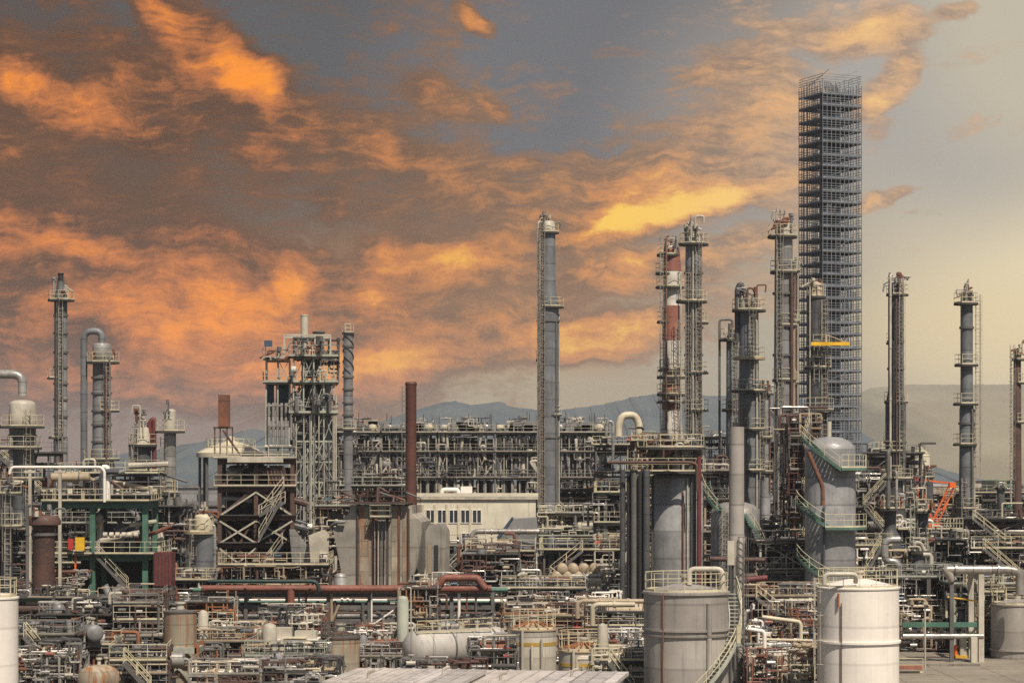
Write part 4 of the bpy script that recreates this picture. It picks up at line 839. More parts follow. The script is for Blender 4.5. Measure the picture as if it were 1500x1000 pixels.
MB().bar((X(389, D), D + 1, Z(525, D)), (X(389, D), D + 1, Z(500, D)), .1).build('mast', 'steel', T); MB().box(X(387, D), X(399, D), D + .8, D + 1.2, Z(507, D), Z(498, D)).build('lamp_box', 'blue', T)
knots(T, 405, D, 510, 528, 14, 5, 8); knots(T, 452, D, 495, 522, 26, 6, 10); knots(T, 452, D, 535, 560, 28, 7, 12, ('dark', 'steel', 'pale')); knots(T, 458, D, 575, 604, 26, 8, 12, ('dark', 'steel', 'pale', 'silver'))
r = R(8)
for k in range(18): x = r.uniform(xc, xd); z = r.choice(zz[:9]); MB().path([(x, D + 2, z), (x, D + 2, z + 2), (x + r.uniform(-1.5, 1.5), D + 2.2, z + 2)], r.uniform(.1, .35), 8).build('pipe_run', r.choice(('dark', 'darkgrey', 'silver', 'pale')), T)
for k in range(14):
    q = network(r, (xc, D - .3, zz[2]), (xd + .5, D + 4, zz[-1] + 2), r.choice((.06, .09, .13)), 10, 10, (.6, 3.)); q.build('branch_pipe', r.choice(('dark', 'steel', 'pale', 'silver', 'darkgrey')), T)
for k in range(8): x = X(433 + k * 7, D); MB().tube((x, D - .22, zz[1]), (x, D - .22, zz[5 + k % 5]), .055, 7).build('riser_pipe', ('pale', 'silver', 'palegreen')[k % 3], T)
MB().lathe([(1.25, zz[1]), (1.25, zz[8]), (.9, zz[8] + .6), (.1, zz[8] + .8)], (X(450, D), D + 2.6), 22).build('inner_vessel', 'vessel', T); MB().lathe([(.8, zz[2]), (.8, zz[9]), (.1, zz[9] + .5)], (X(475, D), D + 2.2), 20).build('inner_vessel', 'grey', T)
# rusty furnace block
D = 216; T = thing('furnace_block', 'rust-streaked grey furnace block with a sloping funnel-shaped base', 'furnace', (X(548, D), D, 0), None, -5)
def fx(a): return X(a, D)
poly = [(fx(512), Z(900, D)), (fx(487), Z(775, D)), (fx(512), Z(750, D)), (fx(512), Z(740, D)), (fx(604), Z(740, D)), (fx(604), Z(752, D)), (fx(618), Z(764, D)), (fx(618), Z(782, D)), (fx(600), Z(900, D))]
MB().prism(poly, D, D + 7).build('casing', 'concrete', T)
for a, mt in ((523, 'brown'), (546, 'rust'), (567, 'brown'), (584, 'rust'), (598, 'brown')): MB().box(fx(a), fx(a + 2.4), D - .22, D - .003, Z(895, D), Z(744, D)).build('buckstay', mt, T)
for a, b, mt in ((527, 540, 'rustytank'), (549, 553, 'rust'), (574, 584, 'rustytank'), (590, 596, 'rustytank')): MB().box(fx(a), fx(b), D - .06, D - .003, Z(860, D), Z(742, D)).build('rust_panel', mt, T)
deck(T, fx(500), fx(600), D - .9, D + 6, Z(738, D), 'F', 'deck', 'brown'); deck(T, fx(544), fx(575), D - 1.3, D - .25, Z(758, D), 'FLR', 'deck', 'cream')
for k in range(4): x = fx(550 + k * 5.4); MB().tube((x, D - .5, Z(895, D)), (x, D - .5, Z(762, D)), .06, 7).build('riser_pipe', ('silver', 'pale', 'steel')[k % 3], T)
MB().path([(fx(482), D + .5, Z(772, D)), (fx(494), D - .4, Z(764, D)), (fx(506), D - .4, Z(764, D))], .16, 10).build('duct_pipe', 'silver', T)
r = R(21)
for k in range(10): x = fx(r.uniform(505, 600)); MB().path([(x, D + r.uniform(0, 3), Z(738, D)), (x, D + 1, Z(r.uniform(712, 732), D)), (x + r.uniform(-1.5, 1.5), D + 1, Z(r.uniform(718, 734), D))], r.uniform(.05, .12), 8).build('branch_pipe', r.choice(('rust', 'brown', 'pale', 'steel')), T)
T = thing('hopper_duct', 'pale grey angular duct hopper between the stair frame and the furnace block', 'duct', (X(450, 221), 221, 0), None, 6); D = 221
MB().prism([(fx(424), Z(776, D)), (fx(432), Z(776, D)), (fx(458), Z(808, D)), (fx(462), Z(850, D)), (fx(430), Z(850, D))], D, D + 4).build('casing', 'silver', T)
MB().prism([(fx(452), Z(785, D)), (fx(476), Z(776, D)), (fx(482), Z(782, D)), (fx(478), Z(850, D)), (fx(456), Z(850, D))], D - 1.5, D + 2.5).build('hood_casing', 'pale', T)
MB().box(fx(468), fx(478), D - 1.72, D - 1.5, Z(822, D), Z(808, D)).build('hatch', 'white', T); frame(T, fx(428), fx(480), D - 1, D + 4, [Z(851, D)], 2, 'steel', .3); deck(T, fx(426), fx(486), D - 2, D + 4, Z(848, D), 'FR')
T = thing('burner_house', 'small grey concrete house with a doorway right of the furnace block', 'building', (X(636, 213), 213, 0), None, -8); D = 213
MB().prism([(fx(623), 0), (fx(623), Z(778, D)), (fx(629), Z(768, D)), (fx(645), Z(768, D)), (fx(651), Z(778, D)), (fx(651), 0)], D, D + 3).build('wall', 'concrete', T); MB().box(fx(636), fx(642), D - .08, D - .003, Z(835, D), Z(798, D)).build('doorway', 'black', T); MB().box(fx(626), fx(632), D - .06, D - .003, Z(840, D), Z(798, D)).build('side_door', 'buff', T)
# furnace row
D = 336; fr0 = None
def furnace(cx, stub, label):
    T = thing('heater_module', label, 'process heater', (X(cx, D), D, 0), 'row of dark process heaters on the skyline'); hw = 40 * S(D); x = X(cx, D); r = R(cx)
    zs = [Z(y, D) for y in (738, 700, 662, 634)]; frame(T, x - hw, x + hw, D, D + 8, zs, 7, 'ladder', .2, braces=((0, zs[1], zs[2], 'X'), (5, zs[1], zs[2], 'X'), (3, zs[2], zs[3], '/')))
    for k in range(5): xx = x + r.uniform(-hw, hw * .8); w_ = r.uniform(.6, 1.8); MB().box(xx, xx + w_, D + .5, D + 3, zs[3] + .1, zs[3] + r.uniform(.6, 2.)).build('equipment_casing', r.choice(('silver', 'grey', 'pale', 'ladder')), T)
    for k in range(7): xx = x - hw + hw * 2 * (k + .5) / 7; MB().lathe([(.42, zs[1] + .2), (.42, zs[2] - .8), (.25, zs[2] - .5), (.05, zs[2] - .45)], (xx, D + .9), 14).build('upright_drum', r.choice(('grey', 'silver', 'pale', 'darkgrey', 'dark')), T)
    for z in zs[1:]: deck(T, x - hw - .3, x + hw + .3, D - .6, D + 8, z, 'F', railm='ladder' if z != zs[-1] else 'pale')
    for k in (-1, 0, 1): MB().box(x + k * 2.5 - 1.0, x + k * 2.5 + 1.0, D + 1, D + 6, zs[0] - 2.5, zs[1] - .3).build('firebox', 'dark', T)
    for k in range(8): xx = x - hw * .93 + k * hw * .266; MB().tube((xx, D + .2, zs[0] - 4), (xx, D + .2, zs[1] - .4), .22, 9).build('riser_pipe', ('pale', 'dark', 'silver', 'black')[k % 4], T)
    MB().box(x - hw + .2, x + hw - .2, D + 6.4, D + 6.7, zs[1] + .1, zs[3] - 1.).build('dark_backing', 'dark', T)  # dark sheet added so the open tiers read as dense and dark
    for k in range(16):
        q = network(r, (x - hw, D - .5, zs[1] - (4 if k % 4 == 0 else 0)), (x + hw, D + 5, zs[3] - .3), r.choice((.06, .09, .12, .18)), 9, 9, (.5, 2.))
        if q: q.build('branch_pipe', r.choice(('dark', 'black', 'steel', 'darkgrey', 'pale', 'silver')), T)
    for k in range(12): xx = x + r.uniform(-hw, hw * .9); z = r.choice(zs[1:3]); MB().box(xx, xx + r.uniform(.5, 1.2), D + r.uniform(1, 4), D + 5, z + .1, z + r.uniform(.8, 2.2)).build('equipment_casing', r.choice(('dark', 'black', 'steel')), T)  # mostly dark casings added to fill the tiers with darkness
    for k in range(26):
        xx = x + r.uniform(-hw, hw * .8); z = r.uniform(zs[1] + .4, zs[3] - .6); q = MB()
        if k % 2: q.hcyl((xx, D + r.uniform(0, 2), z), (xx + r.uniform(.5, 1.5), D + 1, z), r.uniform(.3, .6), 12)
        else: q.path([(xx, D, z), (xx, D, z + 1.5), (xx + r.uniform(-2, 2), D, z + 1.5), (xx + r.uniform(-1, 1), D, z - 1)], r.uniform(.12, .25), 8)
        q.build('exchanger' if k % 2 else 'pipe_run', r.choice(('dark', 'black', 'silver', 'darkgrey', 'pale')), T)
    for k in (-.78 + r.uniform(-.1, .1), .72 + r.uniform(-.15, .1)): MB().hcyl((x + k * hw - .1, D, zs[3] + .75), (x + k * hw + .3, D + 1.4, zs[3] + .75), r.uniform(.45, .68), 16).build('pale_drum', r.choice(('cream', 'silver', 'pale')), T)
    for k in range(9): q = network(r, (x - hw, D, zs[3] + .1), (x + hw, D + 4, zs[3] + r.choice((.9, 1.4, 2.2))), .09, 6, 6, (.4, 1.6)); q and q.build('branch_pipe', r.choice(('steel', 'pale', 'dark', 'silver', 'brown')), T)
    for k in range(9): xx = x + r.uniform(-hw, hw); MB().tube((xx, D + 1, zs[3]), (xx, D + 1, zs[3] + r.uniform(1.2, 3.2)), .07, 6).build('vent_pipe', 'steel', T)
    if stub:
        MB().prism([(x - 2.3, zs[3] + .1), (x - 1.9, zs[3] + 1.6), (x + 1.9, zs[3] + 1.6), (x + 2.3, zs[3] + .1)], D + .5, D + 5).build('hood', 'silver', T); MB().lathe([(.62, zs[3] + 1.6), (.62, Z(612, D)), (.85, Z(611, D)), (.85, Z(609, D))], (x, D + 2.5), 20).build('stub_stack', 'silver', T)
    else: MB().lathe([(.9, zs[3] + .1), (.9, zs[3] + 1.), (.4, zs[3] + 1.5), (.05, zs[3] + 1.6)], (x + .6, D + 2), 16).build('hood', 'darkgrey', T)
furnace(517, 0, 'dark process heater just right of the lattice reactor tower'); furnace(599, 0, 'dark process heater behind the plain rust-red chimney'); furnace(683, 1, 'dark process heater under the mountain peak, furthest stub stack left')
furnace(767, 1, 'dark process heater with a stub stack just left of the tall stepped column'); furnace(851, 1, 'dark process heater with a stub stack just right of the tall stepped column')
# cream office building
D = 292; T = thing('office_building', 'cream two-storey office building with a row of windows', 'building', (X(698, D), D, 0), None, 3); zt = Z(731, D); xa, xb = X(611, D), X(785, D)
MB().box(xa, xb, D, D + 14, 0, zt).build('wall', 'wallcream', T); MB().box(xa - .3, xb + .3, D - .3, D + 14.3, zt, zt + .35).build('roof', 'pale', T); m = MB().box(xa - .3, xb + .3, D - .32, D - .05, zt + .35, zt + .8); m.build('parapet', 'wallcream', T)
for y, xs in ((756, (624, 641, 658, 675, 692, 702)), (790, (628, 645, 676, 690))):
    for a in xs[:-1]:
        W = MB(); x = X(a, D); w_ = 13 * S(D); h_ = 18 * S(D); z = Z(y + 9, D)
        W.box(x - .08, x + w_ + .08, D - .1, D - .004, z - .08, z); W.box(x - .08, x + w_ + .08, D - .1, D - .004, z + h_, z + h_ + .08)
        for q in (0, .5, 1): W.box(x + w_ * q - .05, x + w_ * q + .05, D - .09, D - .004, z, z + h_)
        wf = W.build('window_frame', 'white', T); MB().box(x + .06, x + w_ - .06, D - .03, D - .002, z + .02, z + h_ - .02).build('pane', 'glassy', wf)
for k in range(5): x = X(620 + k * 17.2, D); MB().box(x - .14, x + .14, D - .14, D - .003, Z(800, D), Z(738, D)).build('pilaster', 'cream', T)
MB().box(X(676, D), X(693, D), D + 3, D + 6, zt + .35, zt + 1.6).build('roof_hut', 'white', T); MB().path([(X(648, D), D + 2, zt + .35), (X(648, D), D + 2, zt + 1.2), (X(672, D), D + 2, zt + 1.2), (X(672, D), D + 2, zt + .35)], .3, 10).build('roof_duct', 'white', T)
T = thing('annex_building', 'low grey sloped-roof annex in front of the cream office building', 'building', (X(765, 286), 286, 0)); D = 286
MB().prism([(fx(728), 0), (fx(728), Z(790, D)), (fx(750), Z(760, D)), (fx(800), Z(757, D)), (fx(800), 0)], D, D + 5).build('wall', 'grey', T); MB().prism([(fx(727), Z(787, D)), (fx(749.5), Z(757, D)), (fx(753), Z(757, D)), (fx(731), Z(788, D))], D - .2, D + .2).build('gutter', 'blue', T)
# white roofs, bottom
D = 136
def roof_shed(label, xa, xb, ya, yb, D, rot):
    T = thing('roof_shed', label, 'shed', (X((xa + xb) / 2, D), D, 0), 'low white-roofed sheds along the bottom edge', rot); x0, x1 = X(xa, D), X(xb, D); z = Z(ya, D + 8); L = 9
    MB().box(x0, x1, D, D + L, 0, z - .25).build('wall', 'pale', T); MB().box(x0 - .3, x1 + .3, D - .3, D + L + .3, z - .24, z).build('roof', 'roofwhite', T)
    n = int((x1 - x0) / .9); 
    for k in range(n): x = x0 + (x1 - x0) * (k + .5) / n; MB().box(x - .06, x + .06, D - .3, D + L + .3, z + .002, z + .06).build('rib', 'roofwhite', T)
    for k in range(6): x = x0 + .5 + (x1 - x0 - 1) * k / 5; MB().box(x - .35, x + .35, D - .06, D - .003, .8, z - .8).build('louvre', 'darkgrey', T)
    for k in range(2): MB().path([(x0 + 2 + k * 4, D + 2 + k * 3, z), (x0 + 2 + k * 4, D + 2 + k * 3, z + .4), (x0 + 2.4 + k * 4, D + 2 + k * 3, z + .5)], .1, 7).build('roof_vent', 'pale', T)
    return T
roof_shed('low shed with a white ribbed roof in front of the rusty domed tank', 478, 668, 981, 1000, 136, -9); roof_shed('low shed with a white ribbed roof in front of the smaller striped tank', 676, 890, 984, 1000, 139, -9)
# pipe bridge across the middle
D = 198; T = thing('pipe_bridge', 'long pipe bridge carrying tiers of silver pipes under the rust-red header', 'pipe rack', (X(510, D), D, 0)); x0, x1 = X(300, D), X(722, D); zs = [Z(y, D) for y in (928, 906, 886, 868)]
frame(T, x0, x1, D, D + 5, zs, 7, 'steel', .3, braces=((1, zs[0], zs[2], '/'), (4, zs[0], zs[2], 'X')))
r = R(31)
for z in zs:
    for k in range(5): rr = r.uniform(.09, .24); y = D + .3 + k * 1.05; q = MB().path([(x0 - r.uniform(0, 2), y, z + rr + .05), (x1 + r.uniform(-3, 2), y, z + rr + .05)], rr, 10); [flange(q, (r.uniform(x0, x1), y, z + rr + .05), 0, rr) for _ in range(4)]; q.build('pipe_run', r.choice(('silver', 'white', 'silver', 'pale', 'brown', 'green')), T)
for k in range(24): x = r.uniform(x0, x1); z = r.choice(zs); q = MB().path([(x, D - .2, z + .2), (x, D - .2, z - r.uniform(1, 3)), (x + r.uniform(-2, 2), D - .2, z - r.uniform(1, 3))], r.uniform(.06, .16), 8); q.build('riser_pipe', r.choice(PAL['mix']), T)
pipeline('thick rust-red header pipe running along the pipe bridge', [(295, 862), (720, 862)], 197.5, 5.6, 'redpipe', flg=(360, 455, 530, 640))
pipeline('rust-red expansion loop standing on the header pipe', [(636, 862), (645, 855), (650, 846), (700, 846), (705, 855), (712, 862)], 197.2, 5.4, 'redpipe', name='expansion_loop')
pipeline('short rust-red drop leg hanging from the header pipe', [(426, 862), (426, 892)], 197, 5.5, 'redpipe', flg=())
pipeline('dark green box beam pipe above the rust-red header', [(305, 851), (464, 851), (468, 866)], 196.5, 3., 'darkgreen')
# right-hand pipe bridge and yard
D = 182; T = thing('pipe_bridge', 'pipe bridge with green girder and pale square legs beside the white tank', 'pipe rack', (X(1400, D), D, 0)); xa, xb = X(1322, D), X(1440, D)
m = MB(); [m.bar((X(a, D), y, 0), (X(a, D), y, Z(842, D)), .42) for a in (1437,) for y in (D, D + 4)]; m.bar((X(1437, D), D - .2, Z(844, D)), (X(1437, D), D + 4.2, Z(844, D)), .4); [m.bar((X(1425, D), y, 0), (X(1425, D), y, Z(932, D)), .5) for y in (D - .4, D + 4)]; m.build('portal_frame', 'pale', T)
MB().box(xa, xb, D, D + .35, Z(918, D), Z(911, D)).build('girder', 'green', T); m = MB(); r = R(5); n = 7
for k in range(n): a, b = xa + (xb - xa) * k / n, xa + (xb - xa) * (k + 1) / n; m.bar((a, D + .6, Z(930, D)), (b, D + .6, Z(912, D)), .12); m.bar((b, D + .6, Z(930, D)), (a, D + .6, Z(912, D)), .1)
m.build('bracing_frame', 'palegreen', T); MB().tube((xa, D - .1, Z(931, D)), (xb, D - .1, Z(931, D)), .22, 10).build('pipe_run', 'silver', T)
m = MB(); m.bar((X(1394, D), D, 0), (X(1394, D), D, Z(842, D)), .3); m.build('post', 'steel', T)
pipeline('fat silver pipe with elbows on top of the right-hand pipe bridge', [(1396, 850), (1390, 840), (1384, 834), (1480, 834), (1494, 838), (1494, 870)], 182, 6.5, 'silverx', flg=(1400, 1462))
pipeline('fat S-bent pale pipe left of the right-hand pipe bridge', [(1318, 790), (1296, 790), (1296, 822), (1316, 822), (1316, 880)], 196, 5.5, 'silver')
pipeline('pale hooked pipe beside the small dark vessel at the right', [(1352, 812), (1362, 812), (1364, 816), (1364, 838), (1350, 838)], 200, 3.4, 'pale')
pipeline('yellow safety pipe rail on the right-hand structure', [(1388, 874), (1432, 880)], 184, 1.2, 'yellow')
tower('small dark vessel over a pale drum, left of the right-hand pipe bridge', 1344, 206, [(804, 11), (808, 12), (824, 11), (828, 14), (850, 14), (856, 10), (880, 9)], 'darkgrey', [(806, 18, 18), (858, 20, 28)], [(16, 800, 900)], topk=(786, 806, 14, 9), dome=.2, name='vertical_vessel', cat='vessel', head=(812, 'pale'))
tower('dark green-grey stub column on a tan conical skirt at right', 1304, 212, [(742, 8), (746, 9), (770, 8.5), (776, 9), (788, 16), (812, 17)], 'darkgrey', [(744, 24, 22), (700, 10, 18)], [], [(-6, 660, 744, 3, 'steel'), (6, 690, 745, 2, 'silver')], dome=.3, topk=(720, 744, 18, 10), name='vertical_vessel', cat='vessel', rings=(788,))
tower('dark green column with cream top rails in front of the orange crane', 1351, 226, [(748, 8), (750, 9), (800, 9)], 'darkgrey', [(748, 18, 16), (790, 14, 14)], [(-14, 740, 850, 'palegreen')], topk=(734, 750, 12, 7), dome=.3, name='vertical_vessel', cat='vessel')
tower('pale-grey slim capped vessel between the slim collared column and the right edge', 1439, 256, [(750, 6), (753, 7), (810, 7)], 'pale', [(790, 8, 14)], [(12, 745, 830)], dome=.4, name='vertical_vessel', cat='vessel')
pipeline('yellow-buff pipe bent down at its left end, left of the large grey tank', [(846, 905), (846, 884), (852, 880), (945, 880)], 176, 3.4, 'buff', flg=(880, 920)); pipeline('yellow-buff looped pipe with a second bend beside the buff pipe', [(868, 915), (868, 889), (874, 885), (930, 885)], 174, 3.8, 'cream', flg=(900,))
pipeline('long dark pipe in front of the tall stepped column base', [(740, 790), (790, 797), (905, 797)], 240, 3, 'darkgrey', flg=(800, 850)); pipeline('wide pinkish pipe in front of the office building', [(688, 812), (690, 786), (696, 778), (790, 778)], 248, 4, 'silverx', flg=(720, 760))
pipeline('white pipe bent down at its right end beside the plain pole', [(1092, 920), (1118, 924), (1120, 930), (1120, 1000)], 160, 3, 'white'); pipeline('thin white level pipe ending at the white tank', [(1122, 957), (1198, 957)], 161, 1.8, 'white', legs=((1145, 957), (1169, 957)), legm='pale')
pipeline('yellow-cream level pipe ending at the white tank', [(1112, 936), (1198, 938)], 166, 2.2, 'cream', flg=(1140, 1170)); pipeline('cream pipe with a bend down, between the pole and white tank', [(1116, 903), (1170, 910), (1173, 914), (1173, 940)], 168, 3, 'cream')
pipeline('short red pipe behind the plain pole', [(1078, 850), (1124, 846)], 170, 4.6, 'maroon', flg=(1096,)); pipeline('dark brown level pipe joining the squat dome tank', [(1040, 818), (1120, 820)], 205, 3.6, 'brown')
pipeline('thick tan loop pipe on the skyline, beside the striped column base', [(906, 640), (906, 622), (912, 608), (930, 608), (936, 620), (936, 680)], 300, 5.5, 'cream', name='loop_pipe'); pipeline('thin grey hooked pipe left of the tan loop pipe', [(888, 640), (889, 620), (894, 616), (898, 620), (898, 680)], 298, 2.2, 'silver', name='loop_pipe')
pipeline('dark brown pipe bent down over the crowded reactor deck', [(890, 677), (1012, 677), (1021, 680), (1021, 720)], 201.5, 2.4, 'brown')
# orange crane far right
D = 340; T = thing('crawler_crane', 'orange crane with two lattice booms forming a V', 'crane', (X(1366, D), D, 0)); 
def lattice(a, b, w_, name):
    a = Vector(a); b = Vector(b); t = (b - a).normalized(); u = t.cross(Vector((0, 1, 0))).normalized() * w_; v = Vector((0, w_, 0)); m = MB(); n = int((b - a).length / 1.4)
    for k in (u, -u):
        for q in (v, -v): m.bar(a + k + q, b + k + q, .1)
    for i in range(n): p, q = a.lerp(b, i / n), a.lerp(b, (i + 1) / n); sg = 1 if i % 2 else -1; m.bar(p + u * sg - v, q - u * sg - v, .065); m.bar(p + u * sg + v, q - u * sg + v, .065)
    m.build(name, 'orange', T)
lattice((X(1363, D), D, Z(766, D)), (X(1343, D), D, Z(704, D)), .4, 'mast_lattice'); lattice((X(1369, D), D, Z(766, D)), (X(1394, D), D, Z(712, D)), .4, 'boom_lattice')
MB().bar((X(1341, D), D, Z(701, D)), (X(1396, D), D, Z(708, D)), .25).build('pendant_bar', 'orange', T); MB().box(X(1356, D), X(1377, D), D - 1.5, D + 1.5, Z(776, D), Z(764, D)).build('crane_body', 'orange', T); MB().box(X(1354, D), X(1379, D), D - 2, D + 2, 0, Z(776, D) - .02).build('undercarriage', 'dark', T)
MB().box(X(1338, D), X(1348, D), D - .7, D + .7, Z(708, D), Z(698, D)).build('mast_head', 'red', T); MB().box(X(1390, D), X(1399, D), D - .6, D + .6, Z(714, D), Z(706, D)).build('boom_head', 'orange', T)
T = thing('davit_crane', 'yellow davit arm on the grey column in front of the scaffolding', 'davit', (X(1212, 224), 224, Z(506, 224))); D = 224
MB().box(X(1188, D), X(1244, D), D - .25, D + .25, Z(506, D), Z(501, D)).build('arm', 'yellow', T); MB().bar((X(1210, D), D, Z(506, D)), (X(1210, D), D, Z(490, D)), .2).build('post', 'buff', T); MB().bar((X(1210, D), D, Z(490, D)), (X(1240, D), D, Z(501, D)), .1).build('tie_rod', 'buff', T)
# machines at the lower middle
D = 174; T = thing('compressor', 'pale grey compressor with a round flanged casing and box covers', 'machine', (X(425, D), D, 0))
MB().box(X(402, D), X(466, D), D, D + 3, Z(956, D), Z(936, D)).build('cover', 'white', T); MB().box(X(398, D), X(470, D), D - .3, D + 3.3, 0, Z(956, D) - .02).build('plinth', 'concrete', T); MB().hcyl((X(372, D), D + 1, Z(928, D)), (X(398, D), D + 1, Z(928, D)), .55, 18).build('motor', 'pale', T); MB().box(X(400, D), X(426, D), D + .6, D + 2, Z(936, D) + .01, Z(920, D)).build('gearbox', 'pale', T)
MB().annulus((0, 0), .3, .5, 0, .3, 22).build('flange_ring', 'white', T); q = T.children[-1]
for v in q.data.vertices: a = v.co + T.location; v.co = Vector((X(419, D) + a.x, D + .4 + a.z, Z(914, D) + a.y)) - T.location
MB().box(X(430, D), X(462, D), D + .8, D + 2.2, Z(936, D) + .01, Z(925, D)).build('cover', 'pale', T)
# fin fan deck with buff drums
D = 214; T = thing('condenser_deck', 'railed deck with a double row of buff drums left of the dark pipe cluster', 'condenser', (X(848, D), D, 0)); x0, x1 = X(810, D), X(886, D); z = Z(868, D)
frame(T, x0, x1, D, D + 5, [z], 3, 'steel', .3); deck(T, x0 - .5, x1 + .5, D - .6, D + 5, z, 'FLR')
for k in range(9): x = X(816 + k * 8, D); MB().hcyl((x, D + .4, z + 1.5 + (k % 2) * .7), (x, D + 2.4, z + 1.5 + (k % 2) * .7), .52, 14).build('drum', 'buff', T)
MB().tube((X(828, D), D - .1, z + 1.0), (X(880, D), D - .1, z + 1.0), .4, 12).build('header_pipe', 'cream', T); MB().path([(X(832, D), D, z + .2), (X(832, D), D, Z(843, D)), (X(880, D), D, Z(843, D))], .2, 10).build('pipe_run', 'silver', T); stair(T, (X(880, D), D - 1.2, z), (X(900, D), D - 1.2, z + 1.9))
tower('dark column with a railed collar among the pipes, below the tall stepped column', 779, 226, [(822, 6), (828, 9), (842, 9.5), (844, 10), (900, 10)], 'darkgrey', [(835, 25, 22)], [(8, 820, 880)], topk=(806, 830, 16, 10), dome=.6, name='vertical_vessel', cat='vessel', head=(836, 'pale'))
# ------------------------------------------------------------------ pipe racks and process structures that fill the site
U = unit
# front row
U('low dark shed frame with corrugated panels and a yellow stair beside the left white tank', 28, 100, 930, 170, 6, 2, 101, 'dark', 'palegreen', 2, 8, 1, stairs=True, jung=8)
U('long green pipe bridge of thin level pipes right of the left white tank', 16, 184, 876, 190, 5, 3, 102, 'pale', 'green', 5, 10, 0, jung=10, bay=6, rails=False)
U('small railed platform carrying the little grey drum', 98, 166, 945, 175, 4, 2, 103, 'warm', 'steel', 2, 6, 0, jung=6)
U('lattice of dark upright pipes between the little grey drum and the hopper', 172, 226, 884, 178, 5, 4, 104, 'dark', 'dark', 3, 18, 0, jung=12, bay=2.2)
U('cream-railed deck on orange rusted posts above the hopper', 186, 330, 882, 186, 6, 2, 105, 'warm', 'orangerust', 3, 12, 2, jung=12)
U('rust-posted pipe structure right of the hopper stand', 292, 372, 940, 168, 5, 2, 106, 'warm', 'brown', 3, 14, 1, jung=14)
U('crowded pale pipework in front of the compressor', 372, 470, 962, 160, 5, 2, 107, 'pale', 'cream', 3, 16, 1, jung=16)
U('low yellow-railed pipework between rusty tank and slim pale-green drum', 530, 592, 962, 168, 4, 1, 108, 'warm', 'buff', 3, 8, 0, jung=10)
U('brown upright pipe cluster right of the slim pale-green drum', 598, 632, 862, 180, 4, 3, 109, 'warm', 'brown', 2, 16, 0, jung=8, bay=2, rails=False)
U('white railed stair platform at the end of the big cylinder drum', 696, 742, 952, 160, 4, 2, 110, 'pale', 'cream', 2, 6, 0, jung=6)
U('cluttered railed pipe deck behind the orange-striped tank', 744, 842, 903, 180, 6, 2, 111, 'warm', 'cream', 3, 12, 1, jung=14)
U('dense pipework left of the large grey tank, behind the yellow-striped tank', 846, 942, 896, 184, 6, 3, 112, 'mix', 'steel', 4, 18, 2, jung=20)
U('narrow dark pipe tower behind the plain pole', 1066, 1104, 862, 178, 5, 4, 113, 'dark', 'brown', 3, 14, 0, jung=10, bay=2.4)
U('dense pipe rack filling the gap between plain pole and white tank', 1098, 1198, 874, 176, 6, 4, 114, 'mix', 'steel', 4, 20, 2, jung=22, bay=3.6)
U('low red and buff pipe cluster at the foot of the gap beside the white tank', 1096, 1190, 972, 164, 4, 1, 115, 'warm', 'buff', 4, 12, 1, jung=16)
U('railed pipework just right of the white tank, under the S-bent pipe', 1300, 1398, 846, 194, 6, 3, 116, 'mix', 'steel', 3, 14, 2, jung=14)
U('yellow-framed ladder structure beside the right-edge grey tank', 1440, 1462, 868, 188, 3, 3, 117, 'pale', 'buff', 2, 4, 0, jung=4, bay=2)
U('green-beamed pipe structure under the fat silver pipe', 1396, 1500, 856, 190, 6, 2, 118, 'pale', 'palegreen', 4, 10, 1, jung=10)
U('bottom-edge pipe tangle right of the round-ended rusty vessel', 168, 232, 968, 158, 4, 2, 119, 'dark', 'steel', 3, 12, 1, jung=16)
U('bottom-edge pipework right of the brown hopper stand', 292, 376, 988, 156, 4, 1, 120, 'mix', 'steel', 3, 10, 1, jung=14)
U('bottom-edge pipework in front of the rusty domed tank, left of the sheds', 400, 486, 984, 152, 4, 1, 121, 'pale', 'buff', 3, 10, 1, jung=14)
U('low pipework in front of the big cylinder drum', 600, 700, 986, 154, 4, 1, 122, 'mix', 'steel', 3, 8, 0, jung=10, rails=False)
U('bottom-edge pipework between the striped tanks and the large grey tank', 884, 946, 968, 156, 4, 2, 123, 'pale', 'cream', 2, 10, 1, jung=12)
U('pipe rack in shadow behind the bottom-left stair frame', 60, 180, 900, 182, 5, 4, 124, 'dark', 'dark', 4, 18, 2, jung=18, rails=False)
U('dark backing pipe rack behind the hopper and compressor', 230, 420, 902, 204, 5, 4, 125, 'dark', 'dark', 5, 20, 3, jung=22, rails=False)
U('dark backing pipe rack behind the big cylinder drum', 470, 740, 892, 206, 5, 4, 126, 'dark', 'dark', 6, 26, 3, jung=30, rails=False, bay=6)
V = manifold
V('tangled low pipes between the left white tank and the round-ended rusty vessel', 30, 112, 950, 160, 401, 16); V('fine pipe tangle behind the brown hopper stand', 226, 300, 930, 184, 402, 16); V('fine rusty pipe tangle left of the compressor', 312, 376, 918, 182, 403, 14)
V('tall tangle of thin pipes behind the compressor', 380, 470, 896, 188, 404, 16); V('pipe tangle between the rusty domed tank and the big cylinder drum', 526, 600, 918, 176, 405, 16); V('thin pipe tangle right above the big cylinder drum', 632, 740, 908, 178, 406, 18)
V('pipe tangle behind the roof rails of the orange-striped tank', 748, 830, 872, 190, 407, 16); V('thin silver pipe tangle left of the large grey tank', 888, 944, 930, 166, 408, 16); V('fine pipe tangle low between the plain pole and the white tank', 1100, 1194, 950, 158, 409, 18, mats=('rust', 'buff', 'pale', 'fadedred', 'silver', 'cream'))
V('pipe tangle high in the gap between the plain pole and the white tank', 1100, 1192, 884, 172, 410, 18); V('pipe tangle right of the white tank, behind the green girder', 1316, 1400, 880, 192, 411, 18); V('pipe tangle behind the right-edge grey tank', 1440, 1500, 858, 196, 412, 12)
